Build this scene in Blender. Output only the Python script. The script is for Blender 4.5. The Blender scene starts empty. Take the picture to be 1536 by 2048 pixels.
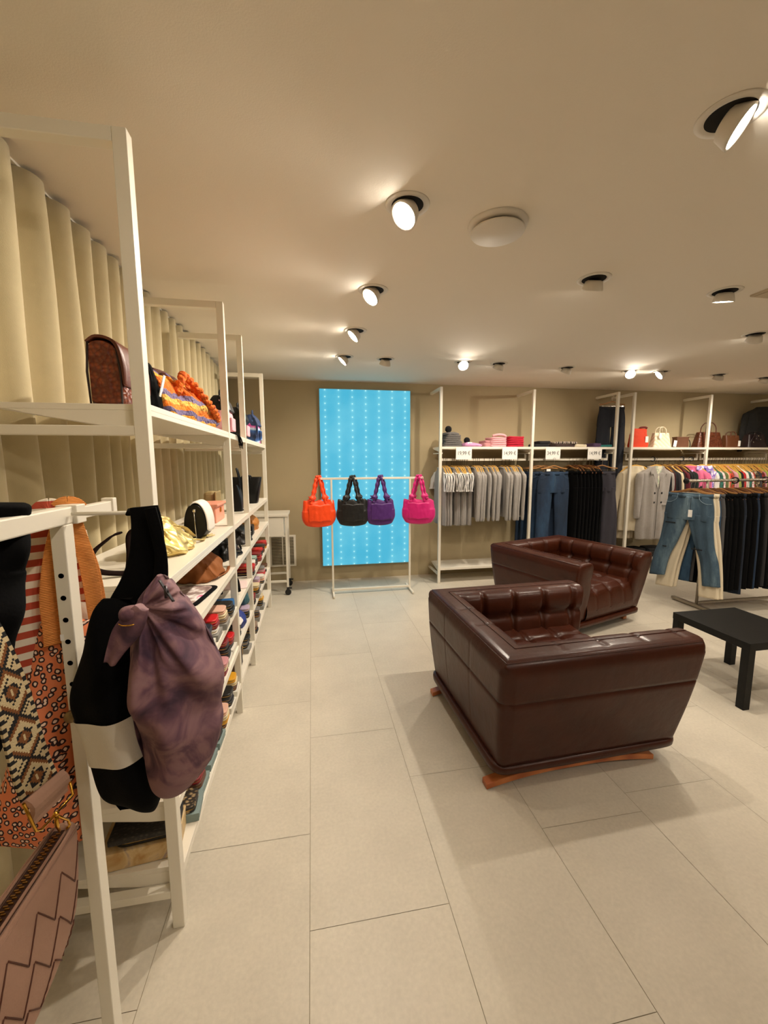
import bpy, math, random
from math import sin, cos, pi, radians, sqrt, exp, atan2
from mathutils import Vector, Matrix, noise
random.seed(7)
S = bpy.context.scene
COL = S.collection
# ---------------------------------------------------------------- camera
FPX, PITCH, YAW, ROLL = 814.756, .124238, .17487, -.00343474
CAM = Vector((0, 0, 1.6))
_F = Vector((sin(YAW)*cos(PITCH), cos(YAW)*cos(PITCH), -sin(PITCH)))
_R0 = Vector((cos(YAW), -sin(YAW), 0)); _U0 = _R0.cross(_F)
_R = _R0*cos(ROLL) + _U0*sin(ROLL); _U = -_R0*sin(ROLL) + _U0*cos(ROLL)
cd = bpy.data.cameras.new('camera'); cam = bpy.data.objects.new('camera', cd); COL.objects.link(cam)
cam.matrix_world = Matrix(((_R.x, _U.x, -_F.x, CAM.x), (_R.y, _U.y, -_F.y, CAM.y), (_R.z, _U.z, -_F.z, CAM.z), (0, 0, 0, 1)))
cd.sensor_fit = 'VERTICAL'; cd.sensor_height = 36; cd.sensor_width = 27; cd.lens = FPX/2048*36; cd.clip_start = .02
S.camera = cam
# ---------------------------------------------------------------- light levels and exposure
S.view_settings.view_transform = 'Standard'; S.view_settings.look = 'None'
S.view_settings.exposure = 0.0; S.view_settings.gamma = 1.0; S.view_settings.use_curve_mapping = False
W = bpy.data.worlds.new('world'); S.world = W; W.use_nodes = True
W.node_tree.nodes['Background'].inputs[0].default_value = (1, .9, .75, 1)
W.node_tree.nodes['Background'].inputs[1].default_value = .05
SPOT_W = 63.0            # watts of one ceiling spotlight
SPOT_COL = (1.0, .88, .725)
LENS_E = 40.0            # glow of a spotlight lens
CEIL = 2.62

def at(u, v, ax, val):
    d = _R*((u-768)/FPX) + _U*(-(v-1024)/FPX) + _F
    i = 'xyz'.index(ax); t = (val-CAM[i])/d[i]
    return CAM + d*t
# ---------------------------------------------------------------- materials
def lin(h):
    if isinstance(h, str):
        h = h.lstrip('#'); c = [int(h[i:i+2], 16)/255 for i in (0, 2, 4)]
        return tuple(x/12.92 if x <= .04045 else ((x+.055)/1.055)**2.4 for x in c) + (1,)
    return tuple(h)+(1,) if len(h) == 3 else tuple(h)
_mc = {}
def new_mat(name):
    m = bpy.data.materials.new(name); m.use_nodes = True
    nt = m.node_tree; b = nt.nodes['Principled BSDF']
    return m, nt, b
def mat(name, col, rough=.6, metal=0, bump=0, bscale=60, var=0, vscale=8, coat=0, sheen=0, spec=.5, detail=3):
    if name in _mc: return _mc[name]
    m, nt, b = new_mat(name); N = nt.nodes; L = nt.links
    b.inputs['Base Color'].default_value = lin(col); b.inputs['Roughness'].default_value = rough
    b.inputs['Metallic'].default_value = metal; b.inputs['Coat Weight'].default_value = coat
    b.inputs['Coat Roughness'].default_value = .25
    b.inputs['Sheen Weight'].default_value = sheen; b.inputs['Specular IOR Level'].default_value = spec
    tc = N.new('ShaderNodeTexCoord')
    if bump:
        n = N.new('ShaderNodeTexNoise'); n.inputs['Scale'].default_value = bscale; n.inputs['Detail'].default_value = detail
        bp = N.new('ShaderNodeBump'); bp.inputs['Strength'].default_value = bump; bp.inputs['Distance'].default_value = .01
        L.new(tc.outputs['Object'], n.inputs['Vector']); L.new(n.outputs['Fac'], bp.inputs['Height']); L.new(bp.outputs[0], b.inputs['Normal'])
    if var:
        n = N.new('ShaderNodeTexNoise'); n.inputs['Scale'].default_value = vscale; n.inputs['Detail'].default_value = 5
        r = N.new('ShaderNodeMapRange'); r.inputs['From Min'].default_value = .3; r.inputs['From Max'].default_value = .7
        r.inputs['To Min'].default_value = 1-var; r.inputs['To Max'].default_value = 1+var
        mx = N.new('ShaderNodeVectorMath'); mx.operation = 'SCALE'
        mx.inputs[0].default_value = lin(col)[:3]
        L.new(tc.outputs['Object'], n.inputs['Vector']); L.new(n.outputs['Fac'], r.inputs['Value']); L.new(r.outputs[0], mx.inputs['Scale'])
        L.new(mx.outputs[0], b.inputs['Base Color'])
    _mc[name] = m; return m
def ramp_mat(name, tex, stops, rough=.7, bump=0, interp='LINEAR', scale=(1, 1, 1), **kw):
    """tex: ('noise'|'wave'|'voronoi'|'checker'), coloured through a ramp"""
    if name in _mc: return _mc[name]
    m, nt, b = new_mat(name); N = nt.nodes; L = nt.links
    tc = N.new('ShaderNodeTexCoord'); mp = N.new('ShaderNodeMapping'); mp.inputs['Scale'].default_value = scale
    if 'rot' in kw: mp.inputs['Rotation'].default_value = kw['rot']
    L.new(tc.outputs['Object'], mp.inputs['Vector'])
    if tex == 'noise':
        t = N.new('ShaderNodeTexNoise'); t.inputs['Scale'].default_value = kw.get('s', 5); t.inputs['Detail'].default_value = kw.get('d', 4); t.inputs['Distortion'].default_value = kw.get('dist', 0); o = t.outputs['Fac']
    elif tex == 'wave':
        t = N.new('ShaderNodeTexWave'); t.bands_direction = kw.get('dir', 'Z'); t.inputs['Scale'].default_value = kw.get('s', 5); t.inputs['Distortion'].default_value = kw.get('dist', 0); t.wave_profile = kw.get('prof', 'SIN'); o = t.outputs['Fac']
    else:
        t = N.new('ShaderNodeTexVoronoi'); t.inputs['Scale'].default_value = kw.get('s', 20); t.feature = kw.get('feat', 'F1'); o = t.outputs['Distance']
        if kw.get('dist'):
            n2 = N.new('ShaderNodeTexNoise'); n2.inputs['Scale'].default_value = kw.get('s', 20)*1.3; n2.inputs['Detail'].default_value = 2
            va = N.new('ShaderNodeVectorMath'); va.operation = 'SCALE'; va.inputs['Scale'].default_value = kw['dist']
            vb = N.new('ShaderNodeVectorMath'); vb.operation = 'ADD'
            L.new(mp.outputs[0], n2.inputs['Vector']); L.new(n2.outputs['Color'], va.inputs[0]); L.new(va.outputs[0], vb.inputs[0]); L.new(mp.outputs[0], vb.inputs[1])
            L.new(vb.outputs[0], t.inputs['Vector'])
    if not t.inputs['Vector'].is_linked: L.new(mp.outputs[0], t.inputs['Vector'])
    r = N.new('ShaderNodeValToRGB'); r.color_ramp.interpolation = interp
    el = r.color_ramp.elements
    while len(el) < len(stops): el.new(.5)
    for e, (p, c) in zip(el, stops): e.position = p; e.color = lin(c)
    L.new(o, r.inputs[0]); L.new(r.outputs[0], b.inputs['Base Color']); b.inputs['Roughness'].default_value = rough
    b.inputs['Metallic'].default_value = kw.get('metal', 0)
    if bump:
        bp = N.new('ShaderNodeBump'); bp.inputs['Strength'].default_value = bump; bp.inputs['Distance'].default_value = .01
        L.new(o, bp.inputs['Height']); L.new(bp.outputs[0], b.inputs['Normal'])
    _mc[name] = m; return m
# ---------------------------------------------------------------- mesh building
class MB:
    def __init__(s): s.v = []; s.f = []; s.mi = []; s.sm = []
    def add(s, vs, fs, m=0, sm=False, xf=None):
        o = len(s.v); s.v += [tuple(xf @ Vector(p)) if xf else tuple(p) for p in vs]
        for i, f in enumerate(fs):
            s.f.append([o+k for k in f]); s.mi.append(m[i] if isinstance(m, list) else m); s.sm.append(sm)
        return s
    def box(s, c, d, m=0, rot=None, taper=1):
        x, y, z = d[0]/2, d[1]/2, d[2]/2; vs = []
        for k in (-1, 1):
            t = taper if k > 0 else 1
            vs += [Vector((-x*t, -y*t, k*z)), Vector((x*t, -y*t, k*z)), Vector((x*t, y*t, k*z)), Vector((-x*t, y*t, k*z))]
        c = Vector(c); vs = [(rot @ p if rot else p)+c for p in vs]
        return s.add(vs, [(3, 2, 1, 0), (4, 5, 6, 7), (0, 1, 5, 4), (1, 2, 6, 5), (2, 3, 7, 6), (3, 0, 4, 7)], m)
    def b2(s, a, b, m=0):
        return s.box([(p+q)/2 for p, q in zip(a, b)], [abs(q-p) for p, q in zip(a, b)], m)
    def rings(s, R, m=0, sm=True, cap=True, closed=False, loop=True):
        n = len(R[0]); vs = [p for r in R for p in r]; fs = []; k = len(R)
        for i in range(k if closed else k-1):
            j = (i+1) % k
            for a in range(n if loop else n-1):
                b = (a+1) % n; fs.append((i*n+a, i*n+b, j*n+b, j*n+a))
        s.add(vs, fs, m, sm)
        if cap and not closed:
            o = len(s.v)-len(vs)
            s.f.append([o+a for a in range(n)][::-1]); s.mi.append(m if not isinstance(m, list) else m[0]); s.sm.append(False)
            s.f.append([o+(k-1)*n+a for a in range(n)]); s.mi.append(m if not isinstance(m, list) else m[0]); s.sm.append(False)
        return s
    def tube(s, P, r, n=8, m=0, closed=False, flat=None, up=None):
        """round tube; flat=(w,t): flat band of width w, thickness t, its width along `up`"""
        P = [Vector(p) for p in P]; k = len(P); R = []; pu = None
        for i, p in enumerate(P):
            a = P[(i-1) % k] if closed else P[max(i-1, 0)]; b = P[(i+1) % k] if closed else P[min(i+1, k-1)]
            t = (b-a).normalized() if (b-a).length > 1e-9 else Vector((0, 0, 1))
            if up is not None: u = Vector(up[i] if isinstance(up, list) else up)
            elif pu is not None: u = pu
            else: u = Vector((0, 0, 1)) if abs(t.z) < .9 else Vector((1, 0, 0))
            u = (u - t*u.dot(t)); u = u.normalized() if u.length > 1e-6 else t.orthogonal().normalized()
            pu = u; w = t.cross(u)
            if flat:
                fw, ft = (flat[i] if isinstance(flat, list) else flat)
                R.append([p+u*(x*fw/2)+w*(y*ft/2) for x, y in ((-1, -.6), (-.92, -1), (.92, -1), (1, -.6), (1, .6), (.92, 1), (-.92, 1), (-1, .6))])
            else:
                rr = r[i] if isinstance(r, (list, tuple)) else r
                R.append([p+u*cos(2*pi*j/n)*rr+w*sin(2*pi*j/n)*rr for j in range(n)])
        return s.rings(R, m, True, True, closed)
    def lathe(s, prof, n=24, m=0, xf=None, sm=True, cap=True):
        R = [[Vector((r*cos(2*pi*j/n), r*sin(2*pi*j/n), z)) for j in range(n)] for r, z in prof]
        if xf: R = [[xf @ p for p in r] for r in R]
        return s.rings(R, m, sm, cap)
    def build(s, name, mats, parent=None, bevel=0, sub=0, loc=None, seg=2):
        me = bpy.data.meshes.new(name); me.from_pydata(s.v, [], s.f)
        for mm in (mats if isinstance(mats, (list, tuple)) else [mats]): me.materials.append(mm)
        me.polygons.foreach_set('material_index', s.mi); me.polygons.foreach_set('use_smooth', s.sm)
        me.update()
        o = bpy.data.objects.new(name, me); COL.objects.link(o)
        if parent: o.parent = parent
        if loc: o.location = loc
        if bevel:
            b = o.modifiers.new('bevel', 'BEVEL'); b.width = bevel; b.segments = seg; b.limit_method = 'ANGLE'
        if sub:
            b = o.modifiers.new('sub', 'SUBSURF'); b.levels = sub; b.render_levels = sub
        return o
def thing(name, label, cat, loc=(0, 0, 0), rz=0, group=None):
    o = bpy.data.objects.new(name, None); COL.objects.link(o); o.empty_display_size = .1
    o.location = loc; o.rotation_euler = (0, 0, rz); o['label'] = label; o['category'] = cat
    if group: o['group'] = group
    return o
def tag(o, label, cat, group=None):
    o['label'] = label; o['category'] = cat
    if group: o['group'] = group
    return o
def struct(o): o['kind'] = 'structure'; return o
def dup(root, loc, rz=None, label=None, group=None, sc=None):
    r = root.copy(); COL.objects.link(r); r.location = loc
    if rz is not None: r.rotation_euler = (0, 0, rz)
    if sc: r.scale = sc
    if label: r['label'] = label
    if group: r['group'] = group
    for ch in list(root.children):
        c = ch.copy(); COL.objects.link(c); c.parent = r
        for g in list(ch.children):
            d = g.copy(); COL.objects.link(d); d.parent = c
    return r
def cr(pts, n):
    """Catmull-Rom through tuples of numbers, n samples"""
    k = len(pts); out = []
    for i in range(n):
        t = i/(n-1)*(k-1); a = min(int(t), k-2); u = t-a
        p0, p1, p2, p3 = pts[max(a-1, 0)], pts[a], pts[a+1], pts[min(a+2, k-1)]
        out.append(tuple(.5*(2*q1+(q2-q0)*u+(2*q0-5*q1+4*q2-q3)*u*u+(3*q1-q0-3*q2+q3)*u**3) for q0, q1, q2, q3 in zip(p0, p1, p2, p3)))
    return out
def se(a, e):   # superellipse unit point
    c, s_ = cos(a), sin(a)
    return (math.copysign(abs(c)**(2/e), c), math.copysign(abs(s_)**(2/e), s_))
def nz(x, y, z, s=1): return noise.noise(Vector((x*s, y*s, z*s)))
ORD = ['first', 'second', 'third', 'fourth', 'fifth', 'sixth', 'seventh', 'eighth', 'ninth', 'tenth', 'eleventh', 'twelfth', 'thirteenth',
       'fourteenth', 'fifteenth', 'sixteenth', 'seventeenth', 'eighteenth', 'nineteenth', 'twentieth', 'twenty-first', 'twenty-second', 'twenty-third', 'twenty-fourth', 'twenty-fifth', 'twenty-sixth']
# ---------------------------------------------------------------- shared materials
WHITE = mat('white_lacquer', '#e9e2d2', .38, bump=.01, bscale=300)
WHITE_M = mat('white_melamine', '#ece5d6', .30)
CHROME = mat('chrome', '#d8d4cc', .18, 1)
GOLD = mat('gold_metal', '#d9a441', .22, 1)
BLACKP = mat('black_plastic', '#101010', .35)
TAGM = mat('white_card', '#f2efe9', .6)
INK = mat('black_ink', '#2a2a2a', .6)
# ---------------------------------------------------------------- the room
XL, XR, YB, YF = -1.08, 9.0, 5.45, -4.0
wallm = mat('painted_wall', '#b0a07e', .85, bump=.06, bscale=180, var=.02, vscale=3)
def wallbox(name, a, b, m=None):
    return struct(MB().b2(a, b).build(name, m or wallm))
wallbox('wall_back', (XL-.1, YB, 0), (XR+.1, YB+.1, CEIL))
wallbox('wall_left', (XL-.1, YF, 0), (XL, YB, CEIL))
wallbox('wall_right', (XR, YF, 0), (XR+.1, YB, CEIL))
wallbox('wall_front', (XL-.1, YF-.1, 0), (XR+.1, YF, CEIL))
wallbox('ceiling', (XL-.1, YF-.1, CEIL), (XR+.1, YB+.1, CEIL+.1), mat('ceiling_paint', '#ebe1d1', .9, bump=.05, bscale=220))
# floor of vinyl tiles 0.5 x 1.0 m in staggered columns, hairline joints
fm, nt, b = new_mat('vinyl_tiles'); N = nt.nodes; L = nt.links
geo = N.new('ShaderNodeNewGeometry'); tc = N.new('ShaderNodeTexCoord')
n1 = N.new('ShaderNodeTexNoise'); n1.inputs['Scale'].default_value = 3.2; n1.inputs['Detail'].default_value = 6; n1.inputs['Roughness'].default_value = .65
n2 = N.new('ShaderNodeTexNoise'); n2.inputs['Scale'].default_value = 70; n2.inputs['Detail'].default_value = 4
L.new(tc.outputs['Object'], n1.inputs['Vector']); L.new(tc.outputs['Object'], n2.inputs['Vector'])
def mr(src, a, b_, c, d):
    r = N.new('ShaderNodeMapRange'); L.new(src, r.inputs['Value'])
    for k, v in zip(('From Min', 'From Max', 'To Min', 'To Max'), (a, b_, c, d)): r.inputs[k].default_value = v
    return r.outputs[0]
def mth(op, a, b_):
    q = N.new('ShaderNodeMath'); q.operation = op
    for i, x in enumerate((a, b_)):
        if hasattr(x, 'links'): L.new(x, q.inputs[i])
        else: q.inputs[i].default_value = x
    return q.outputs[0]
f_ = mth('MULTIPLY', mth('MULTIPLY', mr(n1.outputs['Fac'], .3, .7, .93, 1.06), mr(n2.outputs['Fac'], .3, .7, .95, 1.05)), mr(geo.outputs['Random Per Island'], 0, 1, .975, 1.02))
sc = N.new('ShaderNodeVectorMath'); sc.operation = 'SCALE'; sc.inputs[0].default_value = lin('#cdc4b3')[:3]; L.new(f_, sc.inputs['Scale'])
L.new(sc.outputs[0], b.inputs['Base Color']); b.inputs['Roughness'].default_value = .42; b.inputs['Specular IOR Level'].default_value = .4
bp = N.new('ShaderNodeBump'); bp.inputs['Strength'].default_value = .04; bp.inputs['Distance'].default_value = .01
L.new(n2.outputs['Fac'], bp.inputs['Height']); L.new(bp.outputs[0], b.inputs['Normal'])
fl = MB(); fl.b2((XL-.1, YF-.1, -.12), (XR+.1, YB+.1, -.002), 1)
offs = {-2: .12, -1: .61, 0: .236, 1: .847, 2: .455, 3: .56, 4: .1, 5: .7, 6: .33, 7: .9}
g = .0009
for c in range(-3, 19):
    x0 = -.045+.5*c; x1 = x0+.5
    if x1 < XL or x0 > XR: continue
    o = offs.get(c, (c*.37) % 1)
    for k in range(-6, 7):
        y0 = o+k; y1 = y0+1
        a, b_ = max(x0, XL)+g, min(x1, XR)-g; c0, c1 = max(y0, YF)+g, min(y1, YB)-g
        if c1 > c0 and b_ > a: fl.add([(a, c0, 0), (b_, c0, 0), (b_, c1, 0), (a, c1, 0)], [(0, 1, 2, 3)], 0)
struct(fl.build('floor', [fm, mat('tile_joint', '#93866c', .8)]))
# ceiling hatch at the right edge
hm = mat('hatch_panel', '#c3b297', .8)
h = MB(); h.b2((2.72, 1.93, CEIL-.012), (3.32, 2.25, CEIL), 0); h.b2((2.735, 1.945, CEIL-.016), (3.305, 2.235, CEIL-.012), 0)
tag(h.build('ceiling_hatch', hm, bevel=.002), 'flat square access panel in the ceiling at the right edge', 'hatch')

# curtain in front of the left wall
CURT = mat('cream_curtain', '#c2b48f', .9, bump=.12, bscale=400, sheen=.2, var=.03, vscale=20)
cu = MB(); rows = 26; R = []
ncol = 620
def pleat(y, t):
    ph = y/.155*2*pi+1.1*sin(y*2.3)+.6*sin(y*5.1+1)
    am = .036*(1+.35*sin(y*3.1+2))
    w = sin(ph); w = math.copysign(abs(w)**.7, w)
    return -.965+am*w*(1-.25*t*sin(y*7+3)) + .010*t*sin(y*4.3+t*2)
for i in range(rows):
    z = .03+(2.60-.03)*i/(rows-1)
    R.append([(pleat(y, 1-i/(rows-1)), y + .008*sin(i*.5+y*9), z + (.012*sin(y/.155*2*pi*1.0+1.2) if i == rows-1 else 0)) for y in [-.9+(5.16+.9)*j/(ncol-1) for j in range(ncol)]])
cu.rings([[Vector(p) for p in r] for r in R], 0, True, False, loop=False)
c_ = cu.build('curtain', CURT); tag(c_, 'long cream pleated curtain covering the left wall', 'curtain')
c_.modifiers.new('solid', 'SOLIDIFY').thickness = .003
trk = MB().b2((-1.0, -.95, CEIL-.008), (-.97, 5.2, CEIL)); tag(trk.build('curtain_track', WHITE), 'white ceiling track the cream curtain hangs from', 'curtain track')

# vent grille low on the back wall
v0 = thing('wall_vent', 'white louvred air vent low on the back wall beside the trolley', 'vent', (-.40, YB, .425))
MB().box((0, -.008, 0), (.34, .016, .42)).build('vent_frame', WHITE, v0, bevel=.003)
gm = mat('vent_slat', '#b7a98c', .6)
gr = MB()
for k in range(2):
    for j in range(18): gr.box((-.075+.15*k, -.020, -.172+.0202*j), (.13, .010, .004), rot=Matrix.Rotation(.6, 3, 'X'))
    gr.box((-.075+.15*k, -.0165, 0), (.135, .002, .37), 1)
gr.build('louvres', [gm, mat('vent_dark', '#3a3124', .8)], v0)

# ---------------------------------------------------------------- ceiling spotlights
lens_m, nt, b = new_mat('lamp_lens'); b.inputs['Emission Color'].default_value = (1, .93, .82, 1); b.inputs['Emission Strength'].default_value = LENS_E
RING = mat('lamp_white', '#ddd5c8', .65); DARK = mat('recess_shade', '#15120e', .9)  # the near-black puts shade into colour for recesses, gaps and holes
def spotlight(x, y, aim, label, power=1, cone=124):
    t = thing('ceiling_spotlight', label, 'ceiling light', (x, y, CEIL))
    MB().lathe([(.064, -.002), (.068, -.005), (.088, -.003), (.090, 0), (.066, 0)], 40, cap=False).build('trim_ring', RING, t)
    MB().lathe([(.0, -.0015), (.066, -.0015)], 32, sm=False, cap=False).build('recess_shade_disc', DARK, t)  # flat black disc painting a recess's shade; the ceiling is not cut
    a = Vector(aim).normalized(); q = a.to_track_quat('-Z', 'Y').to_matrix()
    c = Vector((-a.x*.006, -a.y*.006, -.020))
    xf = Matrix.Translation(c) @ q.to_4x4()
    # head: truncated cone whose open face looks along the aim
    hd = MB().lathe([(.034, .012), (.046, .004), (.056, -.030), (.0575, -.040), (.051, -.040), (.049, -.034)], 36, xf=xf)
    hd.build('lamp_head', RING, t)
    MB().lathe([(.0005, -.036), (.0502, -.036)], 32, xf=xf, sm=False, cap=True).build('lens', lens_m, t)
    ld = bpy.data.lights.new('lamp_light', 'SPOT'); ld.energy = SPOT_W*power; ld.color = SPOT_COL
    ld.spot_size = radians(cone); ld.spot_blend = 1.0; ld.shadow_soft_size = .018
    lo = bpy.data.objects.new('lamp_light', ld); COL.objects.link(lo); lo.parent = t
    lo.matrix_local = Matrix.Translation(c+a*.056) @ q.to_4x4()
    return t
SP = [
 (.406, 1.731, (-.75, -.42, -1), 'round ceiling spotlight tilted left, the large one left of the round air valve', 1.0),
 (.391, 2.564, (-.85, -.40, -1), 'round ceiling spotlight tilted left, second nearest in the row over the shelves', 1.0),
 (.368, 3.343, (-1.0, -.12, -1), 'round ceiling spotlight tilted left, third in the row over the shelves', 1.0),
 (.346, 4.159, (-1.0, -.05, -1), 'round ceiling spotlight tilted left, farthest in the row over the shelves', 1.0),
 (.761, 4.191, (-.15, .5, -1), 'round ceiling spotlight aimed at the back wall above the blue light panel', 1.0),
 (1.579, 4.185, (-.15, -.95, -.8), 'glowing ceiling spotlight facing the camera, above the left price signs', .8),
 (1.98, 4.187, (-.2, .5, -1), 'round ceiling spotlight turned away, just right of the glowing one above the sweatshirts', .8),
 (1.603, 2.208, (.05, .45, -1), 'round ceiling spotlight turned down in mid ceiling, above the armchairs', 1.0),
 (2.512, 2.23, (.05, .25, -1), 'round ceiling spotlight turned down beside the access panel', 1.1),
 (2.809, 4.241, (-.2, .5, -1), 'round ceiling spotlight turned away, above the blue jeans bay', .8),
 (3.639, 4.286, (-.45, -.9, -.8), 'bright glowing ceiling spotlight facing the camera, above the hanging black trousers', .8),
 (4.023, 4.251, (-1.0, .35, -.8), 'ceiling spotlight tipped sideways showing a thin bright slit', .8),
 (4.854, 4.285, (.1, .5, -1), 'round ceiling spotlight turned away, above the cream handbag', .8),
 (5.605, 4.345, (.1, .5, -1), 'round ceiling spotlight at the right edge, above the dark handbags', .8),
 (1.257, 1.15, (.62, -.55, -.62), 'large ceiling spotlight tilted right in the upper right corner', 1.1),
]
for x, y, a, lb, p in SP: spotlight(x, y, a, lb, p)
FILL_SPOTS = [(.42, .40, (-.9, .5, -1)), (.42, .0, (-.6, .3, -1)), (2.9, 1.0, (.0, .55, -1)), (4.3, 1.6, (.1, .5, -1)), (3.6, 2.9, (.3, .6, -1)), (5.6, 2.9, (0, .6, -1)),
       (1.3, -.6, (.1, .6, -1)), (2.9, -.8, (-.2, .6, -1)), (5.0, -.4, (0, .3, -1)), (.4, -1.6, (0, .5, -1)), (2.2, -2.4, (0, .5, -1)), (7.2, 2.8, (0, .5, -1)), (7.0, .5, (0, .4, -1))]  # added unseen spotlights outside the frame, filling up the room's brightness
for x, y, a in FILL_SPOTS: spotlight(x, y, a, 'added round white ceiling spotlight for fill light, unseen behind or beside the camera', .22 if x < 2 else .75).__setitem__('group', 'added fill spotlights outside the picture')
# round air valve
t = thing('air_valve', 'round white air valve disc on the ceiling right of the largest left spotlight', 'air vent', (.825, 1.80, CEIL))
MB().lathe([(.0, -.001), (.128, -.001), (.124, -.014), (.095, -.016)][1:], 48, cap=False).build('valve_ring', RING, t)
MB().lathe([(.122, -.006), (.10, -.0075), (.02, -.008), (.02, -.03)], 40).build('valve_stem', DARK, t)
MB().lathe([(.100, -.026), (.112, -.027), (.116, -.031), (.113, -.036), (.004, -.038)], 48).build('valve_disc', RING, t)

# ---------------------------------------------------------------- blue LED light panel on the back wall
lp, nt, b = new_mat('led_fabric'); N = nt.nodes; L = nt.links
tc = N.new('ShaderNodeTexCoord'); sx = N.new('ShaderNodeSeparateXYZ'); L.new(tc.outputs['Object'], sx.inputs[0])
PW, PH = 1.20, 2.32; NX, NZ = 7, 27
cx = mth('MULTIPLY', mth('SUBTRACT', mth('FRACT', mth('ADD', mth('MULTIPLY', sx.outputs['X'], NX/(PW*1.02)), .5), 0), .5), PW*1.02/NX)
cz = mth('MULTIPLY', mth('SUBTRACT', mth('FRACT', mth('MULTIPLY', sx.outputs['Z'], NZ/(PH*.985)), 0), .5), PH*.985/NZ)
d2 = mth('ADD', mth('MULTIPLY', cx, cx), mth('MULTIPLY', cz, cz))
core = mr(mth('SQRT', d2, 0), .004, .011, 1, 0)
halo = mth('POWER', mr(mth('SQRT', d2, 0), .0, .040, 1, 0), 2.0)
colg = mth('POWER', mr(mth('ABSOLUTE', cx, 0), .0, .075, 1, 0), 1.6)
nn = N.new('ShaderNodeTexNoise'); nn.inputs['Scale'].default_value = 2.4; nn.inputs['Detail'].default_value = 5; L.new(tc.outputs['Object'], nn.inputs['Vector'])
nf = N.new('ShaderNodeTexNoise'); nf.inputs['Scale'].default_value = 160; L.new(tc.outputs['Object'], nf.inputs['Vector'])
k0 = mth('ADD', mth('MULTIPLY', colg, .09), mth('MULTIPLY', halo, .30))
k1 = mth('ADD', k0, mth('ADD', mr(nn.outputs['Fac'], .3, .7, -.06, .14), mr(nf.outputs['Fac'], .3, .7, -.05, .05)))
rp = N.new('ShaderNodeValToRGB'); rp.color_ramp.elements[0].position = 0; rp.color_ramp.elements[0].color = lin('#45b4d6')
rp.color_ramp.elements[1].position = .55; rp.color_ramp.elements[1].color = lin('#8be0ee'); L.new(k1, rp.inputs[0])
mx = N.new('ShaderNodeMix'); mx.data_type = 'RGBA'; L.new(core, mx.inputs[0]); L.new(rp.outputs[0], mx.inputs[6]); mx.inputs[7].default_value = lin('#c4fbff')
b.inputs['Base Color'].default_value = (.02, .06, .08, 1); b.inputs['Roughness'].default_value = .8
L.new(mx.outputs[2], b.inputs['Emission Color']); b.inputs['Emission Strength'].default_value = .98
t = thing('light_panel', 'tall cyan blue light panel dotted with small LEDs on the back wall', 'light panel', (.715, YB, 1.363))
MB().box((0, -.03, 0), (PW, .06, PH)).build('panel_frame', mat('panel_alu', '#8fa5a3', .35, .8), t, bevel=.001)
MB().box((0, -.0605, 0), (PW-.014, .003, PH-.014)).build('glowing_face', lp, t)

# ---------------------------------------------------------------- left shelving unit
PS = .038
LSX = -.472                         # front plane of the uprights
LV = [.205, .455, .71, .96, 1.215, 1.772]     # tops of the six shelf levels
FY = [1.345, 2.575, 3.20, 4.505]
BACKX = -.90
u = thing('shelving_unit', 'long white metal shelving unit with bags and wallets along the curtain', 'shelving unit', (LSX, 2.9, 0))
def P_(x, y, z): return (x-LSX, y-2.9, z)
for i, y in enumerate(FY):
    fr = MB(); y0, y1 = y-PS/2, y+PS/2
    fr.b2(P_(LSX-PS, y0, 0), P_(LSX, y1, 2.50));
    fr.b2(P_(BACKX, y0, 2.50-PS), P_(LSX-PS, y1, 2.50))
    for zc in (.13, 1.692): fr.b2(P_(BACKX, y0+.002, zc-.014), P_(LSX-PS, y1-.002, zc+.014))
    fo = fr.build('upright_frame', WHITE, u, bevel=.0025)
    for xx_ in (LSX-PS/2,):
        MB().lathe([(.012, 0), (.012, .004)], 12, xf=Matrix.Translation(Vector(P_(xx_, y, 0)))).build('foot', BLACKP, fo)
for i in range(3):
    y0, y1 = FY[i]+PS/2, FY[i+1]-PS/2
    for z in LV:
        s_ = MB()
        s_.b2(P_(BACKX+.01, y0, z-.018), P_(LSX-.002, y1, z))
        s_.b2(P_(LSX-.020, y0, z-.034), P_(LSX-.002, y1, z-.018))
        for yy_ in (y0, y1-.004):   # tapered side brackets under the shelf ends
            a, b_ = yy_, yy_+.004
            V = [P_(BACKX+.04, a, z-.018), P_(LSX-.03, a, z-.018), P_(LSX-.03, a, z-.075), P_(LSX-.10, a, z-.07), P_(BACKX+.09, a, z-.03)]
            V2 = [(p[0], p[1]+.004, p[2]) for p in V]
            s_.add(V+V2, [(0, 1, 2, 3, 4), (9, 8, 7, 6, 5)]+[(j, 5+j, 5+(j+1) % 5, (j+1) % 5) for j in range(5)])
        s_.build('shelf', WHITE_M, u, bevel=.0015)

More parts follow.
